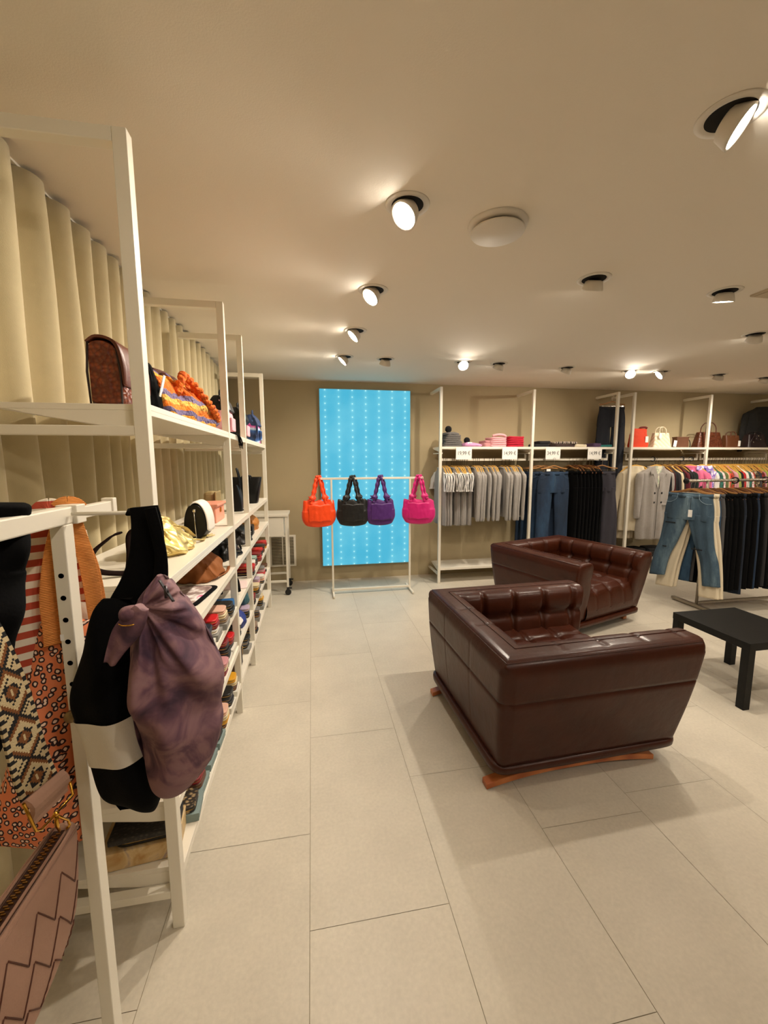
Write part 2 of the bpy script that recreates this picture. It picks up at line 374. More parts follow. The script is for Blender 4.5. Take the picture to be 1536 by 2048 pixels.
# ---------------------------------------------------------------- back shelving units with hanging rails
def back_unit(xs, label, rails):
    t = thing('shelving_unit', label, 'shelving unit', ((xs[0]+xs[-1])/2, 5.22, 0)); ox = (xs[0]+xs[-1])/2
    yf, yb = 5.0-5.22, 5.42-5.22; p = .034
    for x in xs:
        fr = MB(); X = x-ox
        fr.b2((X-p/2, yf, 0), (X+p/2, yf+p, 2.515));
        fr.b2((X-p/2, yf+p, 2.515-p), (X+p/2, 5.45-5.22, 2.515)); fr.b2((X-p/2+.002, yf+p, .105), (X+p/2-.002, 5.45-5.22, .13))
        fr.build('upright_frame', WHITE, t, bevel=.0025)
    for i in range(len(xs)-1):
        a, b_ = xs[i]-ox+p/2, xs[i+1]-ox-p/2
        for z in (1.78, .205):
            s_ = MB(); s_.b2((a, yf+.002, z-.016), (b_, yb-.01, z)); s_.b2((a, yf+.002, z-.03), (b_, yf+.018, z-.016))
            for e in (a, b_-.004):
                V = [(e, yf+.02, z-.016), (e, yb-.02, z-.016), (e, yb-.06, z-.03), (e, yf+.09, z-.07), (e, yf+.02, z-.075)]
                V2 = [(q[0]+.004, q[1], q[2]) for q in V]
                s_.add(V+V2, [(4, 3, 2, 1, 0), (5, 6, 7, 8, 9)]+[(j, (j+1) % 5, 5+(j+1) % 5, 5+j) for j in range(5)])
            s_.build('shelf', WHITE_M, t, bevel=.0015)
        r = MB(); r.b2((a, -.098, 1.60), (b_, -.082, 1.632)); r.b2((a, -.10, 1.632), (a+.02, -.08, 1.70)); r.b2((b_-.02, -.10, 1.632), (b_, -.08, 1.70))
        for e in (a, b_-.02): r.b2((e, yf+.03, 1.69), (e+.02, yb-.03, 1.705))
        r.build('hanging_rail', WHITE, t, bevel=.002)
    return t
RAILY = 5.13
back_unit([1.615, 2.872, 4.107], 'white shelving unit on the back wall with sweatshirts and jeans hanging from its rail', 0)
back_unit([4.36, 5.59, 6.82], 'white shelving unit at right with handbags on top and coats on its rail', 0)
# ---------------------------------------------------------------- armchairs
leather, nt, b = new_mat('brown_leather'); N = nt.nodes; L = nt.links
tc = N.new('ShaderNodeTexCoord')
v1 = N.new('ShaderNodeTexVoronoi'); v1.inputs['Scale'].default_value = 320; L.new(tc.outputs['Object'], v1.inputs['Vector'])
n1 = N.new('ShaderNodeTexNoise'); n1.inputs['Scale'].default_value = 9; n1.inputs['Detail'].default_value = 4; L.new(tc.outputs['Object'], n1.inputs['Vector'])
bp1 = N.new('ShaderNodeBump'); bp1.inputs['Strength'].default_value = .10; bp1.inputs['Distance'].default_value = .003; L.new(v1.outputs['Distance'], bp1.inputs['Height'])
bp2 = N.new('ShaderNodeBump'); bp2.inputs['Strength'].default_value = .22; bp2.inputs['Distance'].default_value = .02; L.new(n1.outputs['Fac'], bp2.inputs['Height']); L.new(bp1.outputs[0], bp2.inputs['Normal'])
L.new(bp2.outputs[0], b.inputs['Normal'])
sc = N.new('ShaderNodeVectorMath'); sc.operation = 'SCALE'; sc.inputs[0].default_value = lin('#3d1808')[:3]
L.new(mr(n1.outputs['Fac'], .3, .7, .85, 1.15), sc.inputs['Scale']); L.new(sc.outputs[0], b.inputs['Base Color'])
b.inputs['Roughness'].default_value = .42; b.inputs['Specular IOR Level'].default_value = .22; b.inputs['Coat Weight'].default_value = .28; b.inputs['Coat Roughness'].default_value = .2; b.inputs['Coat IOR'].default_value = 1.38
woodm = ramp_mat('reddish_wood', 'wave', [(0, '#a4582a'), (1, '#c87a42')], .4, dir='X', s=1.5, dist=6)
darkm = mat('dark_underside', '#1c1110', .7)
def armchair(loc, rz, label):
    """opens to +x; footprint about 1.0 deep, 1.15 wide at the top"""
    t = thing('armchair', label, 'armchair', loc, rz)
    D, HW, Z0, Z1 = .985, .475, .140, .715
    TH = .165
    # path of the outer foot line, counter-clockwise: front of right arm -> back -> front of left arm
    rc = .035; path = []
    def seg(a, b_, n):
        for i in range(n): k = i/n; path.append((a[0]+(b_[0]-a[0])*k, a[1]+(b_[1]-a[1])*k))
    def arc(c, a0, a1, n):
        for i in range(n): a = a0+(a1-a0)*i/n; path.append((c[0]+rc*cos(a), c[1]+rc*sin(a)))
    nA = 92; nB = 86
    seg((D, -HW), (rc, -HW), nA); arc((rc, -HW+rc), -pi/2, -pi, 7); seg((0, -HW+rc), (0, HW-rc), nB); arc((rc, HW-rc), pi, pi/2, 7); seg((rc, HW), (D, HW), nA); path.append((D, HW))
    n = len(path)
    # inward miter direction per point
    def inward(i, x, y):
        if i < nA: return (0, 1) if x > TH+.02 else ((0, 1))
        return None
    H = Z1-Z0
    # profile: (t: 0 outer .. 1 inner, z, kind)
    prof = []
    zs_ = sorted([Z0+(H-.065)*k/19 for k in range(20) if abs(Z0+(H-.065)*k/19-(Z0+.62*H)) > .008]+[Z0+.62*H+d_ for d_ in (-.005, -.0025, 0, .0025, .005)])
    for z_ in zs_: prof.append((0, z_, 'o'))
    for k in range(1, 9):
        a = pi/2*k/9; prof.append((.055*(1-cos(a))/1, Z1-.065+.065*sin(a), 'o'))
    for k in range(5): prof.append((.055+(TH-.10)*k/4, Z1, 't'))
    for k in range(1, 7):
        a = pi/2*k/7; prof.append((TH-.045+.045*sin(a), Z1-.045+.045*cos(a), 'i'))
    for k in range(22): prof.append((TH, Z1-.045-(H-.045-.02)*k/21, 'i'))
    inner = []
    X0, Y0 = TH, HW-TH   # inner corner
    R = []
    for i, (x, y) in enumerate(path):
        # arc-length style coordinate for tufting
        if i < nA: sid = 'R'; q = x; nx, ny = 0, 1
        elif i < nA+7+nB+7 and i >= nA: sid = 'B'; q = y; nx, ny = 1, 0
        else: sid = 'L'; q = x; nx, ny = 0, -1
        ring = []
        for tt, z, kd in prof:
            # straight inward offset with mitred corners: clamp into inner rectangle
            px, py = x, y
            px = max(x, tt); py = max(-(HW-tt), min(HW-tt, y))
            zt = (z-Z0)/H
            dx = dy = 0
            # outer belly and seams
            if kd == 'o' and tt == 0:
                bl = .012*sin(pi*zt); dx -= nx*bl; dy -= ny*bl
                if abs(z-(Z0+.62*H)) < .003: dx += nx*.003; dy += ny*.003
                for sq in ((-.16, .16) if sid == 'B' else ()):
                    if abs(q-sq) < .006 and zt > .05: dx += nx*.003; dy += ny*.003
            # tufting inside and over the top
            if kd in 'ti':
                step = .205; base = .10 if sid != 'B' else -.31
                ph = (q-base)/step; fr = abs(ph-round(ph))*step
                inside = (q > TH+.02 and q < D-.05) if sid != 'B' else abs(q) < HW-TH-.02
                groove = exp(-(fr/.012)**2) if inside else 0
                if kd == 't': z -= .004*groove
                else:
                    up = 1 if z > .40 else .0
                    puff = .015*sin(pi*min(max((Z1-z)/.17, 0), 1))**.6 if z > Z1-.17 else .014*sin(pi*min(max((Z1-.17-z)/.20, 0), 1))**.6
                    hg = exp(-((z-(Z1-.17))/.010)**2)
                    gx = groove*(1 if z > Z1-.30 else .4)
                    btn = exp(-(fr/.028)**2-((z-(Z1-.17))/.028)**2) if inside else 0
                    dd = puff*(1-gx*.9)-.012*gx-.012*hg-.022*btn
                    dd *= max(0, min(1, ((q-TH) if sid != 'B' else (HW-TH-abs(q)))/.035))
                    dx += nx*dd; dy += ny*dd
            # piping ridge on the outer top edge
            if kd == 'o' and abs(tt-.055*(1-cos(pi/2*6/9))) < 1e-6: z += .004
            P = Vector((px+dx, py+dy, z))
            # flare outward with height
            fl_ = 1+.17*zt; P.y *= fl_
            P.x = (P.x-.40)*(1+.115*zt)+.40+.012*zt
            ring.append(P)
        R.append(ring)
    # rounded arm ends
    def endcap(ring, sgn):
        out = []; c = sum((p for p in ring), Vector())/len(ring)
        for d_, dxx in ((.002, .007), (.006, .013), (.013, .018), (.024, .022), (.045, .024), (.075, .025)):
            out.append([Vector((p.x+dxx, c.y+(p.y-c.y)*(1-d_/.085), c.z+(p.z-c.z)*(1-d_/.29))) for p in ring])
        return out
    A = endcap(R[0], -1)[::-1]; B = endcap(R[-1], 1)
    sh = MB(); sh.rings([list(r) for r in A+R+B], 0, True, True); o = sh.build('upholstered_shell', leather, t)
    for tt_, z_, rr_0 in ((.018, Z1-.016, .0028), (.105, Z1+.0015, .0022)):
        pts = []
        for x, y in path:
            zt = (z_-Z0)/H; px = max(x, tt_); py = max(-(HW-tt_), min(HW-tt_, y))
            pts.append(Vector(((px-.40)*(1+.115*zt)+.40+.012*zt, py*(1+.17*zt), z_)))
        MB().tube(pts, rr_0, 6).build('piping', leather, t)
    # seat cushion, tufted
    se_ = MB(); nx_, ny_ = 70, 60; x0, x1 = TH-.0, D+.045; y1 = HW-TH+.035
    def ztop(x, y):
        e = min(1, (x1-x)/.07, 1); ez = sqrt(max(0, 1-(1-e)**2)) if e < 1 else 1
        fx = abs((x-.12)/.215-round((x-.12)/.215))*.215; fy = abs((y+.0)/.205-round(y/.205))*.205
        gz = max(exp(-(fx/.012)**2), exp(-(fy/.012)**2)); bt = exp(-(fx/.03)**2-(fy/.03)**2)
        return .235+.20*ez+.012*(1-gz)-.02*bt-.006*gz + .006*nz(x, y, 0, 9)
    R2 = []
    for i in range(nx_):
        x = x0+(x1-x0)*i/(nx_-1)
        R2.append([Vector((x+.02*sin(pi*(0)), -y1+2*y1*j/(ny_-1), ztop(x, -y1+2*y1*j/(ny_-1)))) for j in range(ny_)])
    top = R2
    se_.rings(top, 0, True, False, loop=False)
    # front face and underside
    fr_ = [[Vector((x1+.006*sin(pi*k/8)-.02*k/8, top[-1][j].y, .236-(.236-.155)*k/8)) for j in range(ny_)] for k in range(9)]
    se_.rings([top[-1]]+fr_, 0, True, False, loop=False)
    se_.rings([[Vector((x0, p.y, .155)) for p in top[0]], fr_[-1]], 0, False, False, loop=False)
    se_.build('seat_cushion', leather, t)
    # plinth band and underside
    pl = MB(); pr = []
    def rr_(s_, z):
        return [Vector((.505+(.530*s_)*se(2*pi*k/96, 16)[0], (.483*s_)*se(2*pi*k/96, 16)[1], z)) for k in range(96)]
    pl.rings([rr_(.985, .102), rr_(1.0, .105), rr_(1.004, .124), rr_(1.0, .141), rr_(.97, .145)], 0, True, True)
    pl.build('base_band', leather, t)
    MB().box((.50, 0, .096), (.90, .80, .018)).build('underside_board', darkm, t)
    # wooden sled runners, bowed
    for sy in (-1, 1):
        rn = MB(); Rr = []
        for k in range(25):
            f = k/24; x = -.04+.97*f; zc = .016+.046*(1-abs(2*f-1)**2.2)
            hh = .014+.006*(1-abs(2*f-1)); Rr.append([Vector((x, sy*.408+a, zc+b_*hh*.5*2)) for a, b_ in ((-.026, -1), (.026, -1), (.026, 1), (-.026, 1))])
        rn.rings(Rr, 0, False, True)
        rn.build('sled_runner', woodm, t, bevel=.003)
        MB().box((.47, sy*.40, .084), (.34, .04, .02)).build('runner_bracket', darkm, t)
    return t
ch1 = armchair((.83, 2.13, 0), radians(2), 'near dark brown tufted leather armchair, seen from behind')
ch2 = dup(ch1, (2.42, 4.24, 0), radians(-72), 'farther brown tufted leather armchair, its seat turned to the camera')

# ---------------------------------------------------------------- black side table
t = thing('coffee_table', 'low square black side table right of the near armchair', 'table', (2.97, 2.28, 0))
tb = mat('black_ash', '#0c0b09', .55, spec=.3, bump=.05, bscale=90)
MB().box((0, 0, .425), (.56, .56, .05)).build('tabletop', tb, t, bevel=.002)
for sx_ in (-1, 1):
    for sy in (-1, 1): MB().box((sx_*.253, sy*.253, .2), (.05, .05, .4)).build('leg', tb, t, bevel=.0015)

# ---------------------------------------------------------------- rail rack with four nylon bags
t = thing('clothes_rack', 'slim white freestanding rail in front of the blue light panel', 'clothes rack', (.70, 4.83, 0))
fr = MB()
for s_ in (-1, 1):
    fr.b2((s_*.475-.011, -.011, .03), (s_*.475+.011, .011, 1.395))
fr.build('post_pair', WHITE, t, bevel=.003)
MB().b2((-.66, -.012, 1.385), (.64, .012, 1.41)).build('top_rail', WHITE, t, bevel=.003)
MB().b2((-.475, -.012, .035), (.475, .012, .06)).build('bottom_bar', WHITE, t, bevel=.003)
for s_ in (-1, 1): MB().b2((s_*.475-.012, -.19, .006), (s_*.475+.012, .19, .03)).build('foot_bar', WHITE, t, bevel=.004)

def nylon_bag(x, col, name, label, sw=1, rz=0, seed=0):
    m = mat('nylon_'+name, col, .42, bump=.25, bscale=26, sheen=.2)
    t = thing('handbag', label, 'handbag', (x, 4.83, .0), rz, 'nylon bags on the slim rail')
    w, z0, z1 = .170*sw, .845, 1.125
    rows = cr([(z0, .128, .05), (z0+.015, .155, .062), (z0+.08, .188, .07), (z0+.16, .190, .068), (z1-.09, .182, .06), (z1-.01, .172, .045), (z1+.012, .165, .032), (z1, .12, .02)], 34)
    R = []
    for i, (z, hw, th) in enumerate(rows):
        r = []
        for k in range(72):
            a = 2*pi*k/72; c, s_ = se(a, 2.6)
            f = 1+.10*sin(k*.9+seed)*max(0, (z-z0)/(z1-z0))**1.5+.05*nz(c*2, s_*2+seed, z*9)
            zz = z + (.012*sin(c*7+seed)+.006*sin(c*17))*(z > z1-.04)
            r.append(Vector((c*hw*sw/.95*(1+.02*nz(z*14, seed, 1)), s_*th*f, zz + (-.012*(1-abs(c)**2) if z < z0+.03 else 0))))
        R.append(r)
    MB().rings(R).build('bag_body', m, t)
    # centre seam and flap pockets
    for sy in (-1, 1):
        pk = MB(); Rr = []
        for j in range(13):
            z = z0+.045+(.20)*j/12
            Rr.append([Vector((xx_, sy*(.066+.012*cos((xx_/.15)*1.5)-.010*(abs(xx_/.14)**2)+.004*nz(xx_*30, z*20, seed)), z+.012*abs(sin(xx_*20)))) for xx_ in [-.13+.26*i/30 for i in range(31)]])
        pk.rings(Rr, 0, True, False, loop=False); o = pk.build('front_pocket', m, t); o.modifiers.new('s', 'SOLIDIFY').thickness = .004
    # two gathered shoulder handles, looping over the rail
    for q, sy in enumerate((-1, 1)):
        hb = MB(); pts = []; rad = []
        ks = [(-.085, 1.10), (-.075, 1.17), (-.055, 1.25), (-.034, 1.34), (-.016, 1.405), (0, 1.425), (.016, 1.405), (.034, 1.34), (.052, 1.25), (.072, 1.17), (.085, 1.10)]
        P = cr([(a, b_) for a, b_ in ks], 60)
        for i, (xx_, z) in enumerate(P):
            f = i/59; e = min(f, 1-f)
            pts.append((xx_+(.018 if q else -.012), sy*(.016+.025*max(0, (1.36-z)/.3))*(1 if z < 1.40 else .9) , z)); rad.append(.016+.0035*sin(i*1.25)+(.016 if .06 < e < .14 else 0)*abs(sin((e-.06)/.08*pi)))
        hb.tube(pts, rad, 12); hb.build('handle', m, t)
        for s2 in (-1, 1):    # knotted bow tips at the foot of each handle
            bw = MB()
            bw.tube([(s2*.07, sy*.035, 1.16), (s2*.095, sy*.045, 1.175), (s2*.115, sy*.05, 1.19)], [.012, .014, .002], 8)
            bw.tube([(s2*.07, sy*.035, 1.16), (s2*.10, sy*.045, 1.15), (s2*.125, sy*.05, 1.15)], [.010, .013, .002], 8)
            bw.build('bow_knot', m, t)
    return t
nylon_bag(.075, '#ff4a00', 'orange', 'bright orange nylon handbag with gathered handles, leftmost on the slim rail', 1, .15, 1)
nylon_bag(.475, '#0b0a0a', 'black', 'black nylon handbag with gathered handles on the slim rail', .98, -.05, 2)
nylon_bag(.81, '#4b1a6e', 'violet', 'purple nylon handbag with gathered handles beside the black one', .90, .1, 3)
nylon_bag(1.285, '#cf0a72', 'magenta', 'magenta pink nylon handbag at the right end of the slim rail', 1.02, -.25, 4)

# ---------------------------------------------------------------- white trolley
t = thing('trolley', 'white wheeled trolley table with a drawer at the back left corner', 'trolley', (-.62, 5.08, 0))
MB().b2((-.30, -.21, .955), (.335, .21, .985)).build('tabletop', WHITE_M, t, bevel=.003)
MB().b2((-.29, -.20, .72), (.28, .20, .95)).build('drawer_box', WHITE_M, t, bevel=.003)
lg = MB()
for x in (-.28, .295):
    for y in (-.19, .19): MB().b2((x, y-.012, .10), (x+.024, y+.012, .955)).build('leg', WHITE, t, bevel=.002)
for y in (-.19, .19): MB().b2((-.28, y-.01, .16), (.3, y+.01, .185)).build('bottom_bar', WHITE, t, bevel=.002)
for x in (-.268, .307):
    for y in (-.19, .19):
        w = MB(); xf = Matrix.Translation((x, y, .036)) @ Matrix.Rotation(pi/2, 4, 'X')
        w.lathe([(.012, -.014), (.034, -.013), (.036, -.008), (.036, .008), (.034, .013), (.012, .014)], 24, xf=xf)
        w.box((x, y, .078), (.03, .045, .035)); w.box((x+.02, y, .085), (.05, .03, .012)); w.build('caster', BLACKP, t, bevel=.002)
# ================================================================ bags on the near rack
def plane_at(u, v, p0, th):
    """point on the vertical plane through p0=(x,y) with horizontal direction angle th"""
    d = _R*((u-768)/FPX) + _U*(-(v-1024)/FPX) + _F
    n = Vector((-sin(th), cos(th), 0)); t = (Vector((p0[0], p0[1], 0))-CAM).dot(n)/d.dot(n)
    return CAM+d*t
def outline_bag(rows, p0, th, mats, name, parent, n=64, e=2.3, ns=60, fold=None, mfun=None, org=(0, 0, 0)):
    """rows (v, ul, ur, thickness): the bag's extent row by row on its own vertical plane; lofted to a full soft volume"""
    rr = []
    for v, ul, ur, tk in rows:
        a, b_ = plane_at(ul, v, p0, th), plane_at(ur, v, p0, th)
        rr.append((a.x, a.y, a.z, b_.x, b_.y, b_.z, tk))
    rr = cr(rr, ns); nrm = Vector((sin(th), -cos(th), 0)); R = []; o = Vector(org)
    for ax, ay, az, bx, by, bz, tk in rr:
        A, B = Vector((ax, ay, az)), Vector((bx, by, bz)); r = []
        for k in range(n):
            c, s_ = se(2*pi*k/n, e); P = (A+B)/2+(B-A)/2*c
            d = nrm*(s_*tk/2)
            if fold: d = d + nrm*fold(P, c, s_)
            r.append(P+d-o)
        R.append(r)
    m = MB(); LAST['R'] = R
    if mfun:
        ml = []
        for i in range(ns-1):
            for a in range(n): ml.append(mfun((R[i][a]+R[i][(a+1) % n]+R[i+1][a])/3+o))
        m.rings(R, ml)
    else: m.rings(R)
    return m.build(name, mats, parent)
LAST = {}
def strap_px(pts, p0, th, width, thick, m, name, parent, org, n=40, off=0):
    """flat strap through pixel-read points (u, v, [width factor])"""
    q = cr([tuple(plane_at(p[0], p[1], p0, th))+((p[2] if len(p) > 2 else 1),) for p in pts], n)
    d = Vector((cos(th), sin(th), 0)); nr = Vector((sin(th), -cos(th), 0))
    P = [Vector(x[:3])+nr*off-Vector(org) for x in q]
    return MB().tube(P, 0, flat=[(width*x[3], thick) for x in q], up=d).build(name, m, parent)

# the rack itself
RX = -.4925
t = thing('clothes_rack', 'white clothes rack in the left foreground with punched post and hanging bags', 'clothes rack', (RX, .45, 0))
pf = MB(); w2 = .0128
pf.b2((-w2, .433, 0), (w2, .467, 1.477)); post = pf.build('punched_post', WHITE, t, bevel=.002)
hl = MB()
for k in range(6):
    z = 1.377-.0455*k
    hl.lathe([(.0005, 0), (.0052, 0)], 14, xf=Matrix.Translation((0, .4325, z)) @ Matrix.Rotation(pi/2, 4, 'X'), sm=False)
hl.build('post_hole_discs', DARK, post)  # dark discs on the solid post paint the shade of punched holes
MB().lathe([(.0005, .012), (.011, .011), (.013, .006), (.012, 0), (.006, 0)], 20, xf=Matrix.Translation((-.006, .433, 1.082)) @ Matrix.Rotation(pi/2, 4, 'X')).build('clamp_knob', mat('aged_brass', '#8d7a56', .4, .7), post)
MB().b2((-w2, -.467, 0), (w2, -.433, 1.477)).build('rear_post', WHITE, t, bevel=.002)
MB().b2((-w2, -.50, 1.477), (w2, .50, 1.511)).build('top_bar', WHITE, t, bevel=.003)
MB().b2((-.010, .50, 1.480), (.010, .655, 1.506)).b2((-.0135, .640, 1.478), (.0135, .66, 1.513)).build('extension_bar', WHITE, t, bevel=.002)
MB().b2((-.0195, .47, 1.475), (.0195, .505, 1.5135)).build('bar_sleeve', WHITE, t, bevel=.002)
for y in (.45, -.45): MB().b2((-.25, y-.017, .0), (.25, y+.017, .03)).build('foot_bar', WHITE, t, bevel=.003)
MB().tube([(.018, .455, 1.497), (.172, .455, 1.497)], .004, 12).tube([(.170, .455, 1.495), (.174, .455, 1.512)], .005, 10).build('side_peg', WHITE, t)

# black and white tote on the peg
BLK = mat('black_cotton', '#050506', .9, bump=.1, bscale=200, spec=.12)
CAN = mat('white_canvas', '#e6dfd0', .8, bump=.1, bscale=300)
org = (-.32, .93, 1.5)
t = thing('tote_bag', 'black tote with a white middle band hanging from the rack peg', 'tote bag', org)
P0 = (-.40, .845); TH = radians(4)
def mf(c):
    s_ = (c.x+.50); z0 = 1.098+.10*s_; z1 = 1.005+.13*s_
    return 1 if z1 < c.z < z0 else 0
def ff(P, c, s_):
    g_ = -.010 if abs(c-.05) < .02 else 0
    return (.010*sin(P.x*55+P.z*9)+.012*nz(P.x, P.y, P.z, 9)+g_)*(1 if s_ > 0 else -.3)
outline_bag([(1198, 205, 262, .01), (1225, 188, 275, .04), (1300, 166, 300, .07), (1390, 145, 300, .09), (1480, 176, 310, .10), (1560, 197, 325, .10), (1592, 212, 322, .08), (1612, 234, 314, .035), (1618, 242, 306, .01)],
    P0, TH, BLK, 'tote_body', t, ns=110, n=72, e=2.6, fold=ff, org=org)
RR = LAST['R']; bd = []
for j in range(11):
    row = []
    for k in range(72):
        colp = [r_[k] for r_ in RR]; x0 = colp[60].x+org[0]; s_ = x0+.50
        zt, zb = 1.100+.10*s_, 1.004+.13*s_; z = (zt+(zb-zt)*j/10)-org[2]
        for i in range(len(colp)-1):
            if colp[i].z >= z >= colp[i+1].z:
                P = colp[i].lerp(colp[i+1], (colp[i].z-z)/max(1e-6, colp[i].z-colp[i+1].z)); break
        c0 = (RR[60][0]+RR[60][36])/2; row.append(P+Vector((P.x-c0.x, (P.y-c0.y)*2, 0)).normalized()*.0022)
    bd.append(row)
MB().rings(bd, 0, True, False).build('white_band', CAN, t)
strap_px([(288, 1013, 1), (295, 1060, 1.15), (292, 1120, 1.25), (276, 1170, 1.3), (256, 1212, 1.4), (240, 1240, 1.3)], (-.35, .885), 0, .052, .006, BLK, 'shoulder_strap', t, org)
strap_px([(290, 1013, 1), (300, 1080, .9), (306, 1130, .9), (300, 1180, .9), (280, 1220, 1)], (-.34, .925), 0, .05, .006, BLK, 'shoulder_strap', t, org)
MB().tube([(-.026, -.036, -.006), (-.026, -.025, .003), (-.026, -.014, -.006)], 0, flat=(.052, .006), up=(1, 0, 0)).build('strap_top', BLK, t)

# purple tie-dye hobo bag with knot and ring
TIE = ramp_mat('tie_dye', 'noise', [(.32, '#432c40'), (.44, '#674554'), (.54, '#8a666b'), (.75, '#9c797a')], .75, s=11, d=5, dist=1.2, bump=.15)
org = (-.33, .85, 1.33)
t = thing('hobo_bag', 'purple tie-dye knotted hobo bag with gold ring hanging on the peg', 'shoulder bag', org)
KN = at(287, 1208, 'y', .79)
def ff(P, c, s_):
    dx, dz = P.x-KN.x, P.z-KN.z; a = atan2(dx, -dz); r = sqrt(dx*dx+dz*dz)
    w = min(1, r/.05)*(.35+.65*exp(-((r-.17)/.17)**2))
    f = .013*sin(a*8.5+2.2*sin(r*14)+.6)+.007*sin(a*17+r*22)
    f += .010*sin((P.x*18+P.z*32)+3*nz(P.x, 0, P.z, 7))*min(1, r/.25)
    f += .010*nz(P.x, P.y, P.z, 14)+.005*sin(a*31+4*nz(P.x, 1, P.z, 9))*exp(-r/.12)+.006*abs(nz(P.x+3, P.y, P.z, 26))
    return f*w*(1 if s_ > 0 else -.5)
outline_bag([(1150, 314, 328, .010), (1168, 300, 348, .05), (1200, 276, 374, .08), (1240, 270, 404, .11), (1290, 266, 430, .13), (1345, 264, 448, .145), (1400, 265, 443, .15), (1440, 268, 446, .15), (1500, 284, 428, .13), (1550, 298, 394, .10), (1575, 308, 368, .06), (1588, 322, 345, .02)],
    (-.28, .81), radians(6), TIE, 'bag_body', t, ns=130, n=120, e=2.0, fold=ff, org=org)
def local(P): return Vector(P)-Vector(org)
kn = MB(); K = local(KN)+Vector((0, -.05, 0))
kr = []
for k in range(16):
    f = k/15; z = .015-.030*f; r_ = .017*sqrt(max(.02, 1-(2*f-1)**2))
    kr.append([K+Vector((r_*cos(a)*1.25*(1+.10*sin(a*5)), r_*sin(a), z)) for a in [2*pi*j/24 for j in range(24)]])
kn.rings(kr).build('knot', TIE, t)
rg = MB(); rg.tube([K+Vector((.018*cos(a), -.004+.018*sin(a), -.012)) for a in [2*pi*j/30 for j in range(30)]], .0012, 8, closed=True); rg.build('gold_ring', GOLD, t)
tl = [(284, 1214, .022, .02), (270, 1238, .036, .026), (252, 1266, .042, .020), (234, 1296, .030, .012), (219, 1328, .018, .004)]
q = cr([tuple(at(u, v, 'y', .735))+(w_, th_) for u, v, w_, th_ in tl], 26); R = []
for i, (x, y, z, w_, th_) in enumerate(q):
    d = Vector((.85, 0, -.5)).normalized()
    R.append([Vector((x, y, z))-Vector(org)+d*(w_*.5*cos(a))*1.0+Vector((0, 1, 0))*(th_*.5*sin(a)+.003*cos(a*3)) for a in [2*pi*k/20 for k in range(20)]])
MB().rings(R).build('knot_tail', TIE, t)
zp = MB(); A, B = local(at(322, 1158, 'y', .765)), local(at(350, 1200, 'y', .755))
zp.tube([A+(B-A)*(k/9)+Vector((.0, -.008, 0)) for k in range(10)], 0, flat=(.010, .002), up=(0, -1, .2)); zp.build('zipper', mat('dark_zip', '#1d1418', .5), t)
MB().tube([local(at(330, 1172, 'y', .755)), local(at(333, 1184, 'y', .75)), local(at(332, 1196, 'y', .75))], [.003, .004, .0025], 8).build('zip_pull', mat('gunmetal', '#4a4548', .3, .9), t)
strap_px([(300, 1016), (312, 1060), (322, 1110), (322, 1150, 1.2), (318, 1165, 1.2)], (-.33, .87), 0, .022, .006, BLK, 'carry_loop', t, org)

# leopard tote with orange webbing
leo, nt, b = new_mat('leopard_print'); N = nt.nodes; L = nt.links
tc = N.new('ShaderNodeTexCoord'); nn = N.new('ShaderNodeTexNoise'); nn.inputs['Scale'].default_value = 60; nn.inputs['Detail'].default_value = 2
va = N.new('ShaderNodeVectorMath'); va.operation = 'SCALE'; va.inputs['Scale'].default_value = .009
vb = N.new('ShaderNodeVectorMath'); vb.operation = 'ADD'; vc = N.new('ShaderNodeVectorMath'); vc.operation = 'MULTIPLY'; vc.inputs[1].default_value = (1, .2, .72)
L.new(tc.outputs['Object'], nn.inputs['Vector']); L.new(nn.outputs['Color'], va.inputs[0]); L.new(tc.outputs['Object'], vb.inputs[0]); L.new(va.outputs[0], vb.inputs[1]); L.new(vb.outputs[0], vc.inputs[0])
sq = N.new('ShaderNodeSeparateXYZ'); cq = N.new('ShaderNodeCombineXYZ'); L.new(vc.outputs[0], sq.inputs[0]); L.new(sq.outputs['X'], cq.inputs[0]); L.new(sq.outputs['Z'], cq.inputs[1])
vo = N.new('ShaderNodeTexVoronoi'); vo.inputs['Scale'].default_value = 84; vo.inputs['Randomness'].default_value = .8; vo.voronoi_dimensions = '2D'; L.new(cq.outputs[0], vo.inputs['Vector'])
r = N.new('ShaderNodeValToRGB'); r.color_ramp.interpolation = 'CONSTANT'; el = r.color_ramp.elements
for _ in range(2): el.new(.5)
for e_, (p, c) in zip(el, ((0, '#f0d2bb'), (.19, '#2c1218'), (.38, '#e08052'), (.9, '#e08052'))): e_.position = p; e_.color = lin(c)
L.new(vo.outputs['Distance'], r.inputs[0]); L.new(r.outputs[0], b.inputs['Base Color']); b.inputs['Roughness'].default_value = .8
ORG = ramp_mat('orange_webbing', 'wave', [(0, '#d98238'), (1, '#efa050')], .8, dir='Z', s=90, bump=.4)
PT, TT = (-.495, .955), radians(38); org = (-.56, .90, 1.5)
t = thing('tote_bag', 'orange leopard print tote with orange webbing handles behind the rack post', 'tote bag', org)
def ff(P, c, s_): return (.010*sin(P.x*40+P.z*13)+.014*nz(P.x, P.y, P.z, 8))*(1 if s_ > 0 else -.4)
outline_bag([(1240, 84, 207, .012), (1262, 76, 207, .03), (1320, 58, 206, .05), (1420, 42, 205, .07), (1520, 20, 202, .08), (1600, -5, 196, .08), (1655, -22, 176, .06), (1690, -18, 120, .03)],
    PT, TT, leo, 'tote_body', t, ns=80, n=80, e=2.8, fold=ff, org=org)
hem = MB(); hp = cr([tuple(plane_at(u, v, PT, TT)-Vector(org)) for u, v in ((84, 1240), (105, 1262), (132, 1290), (141, 1300))], 20)
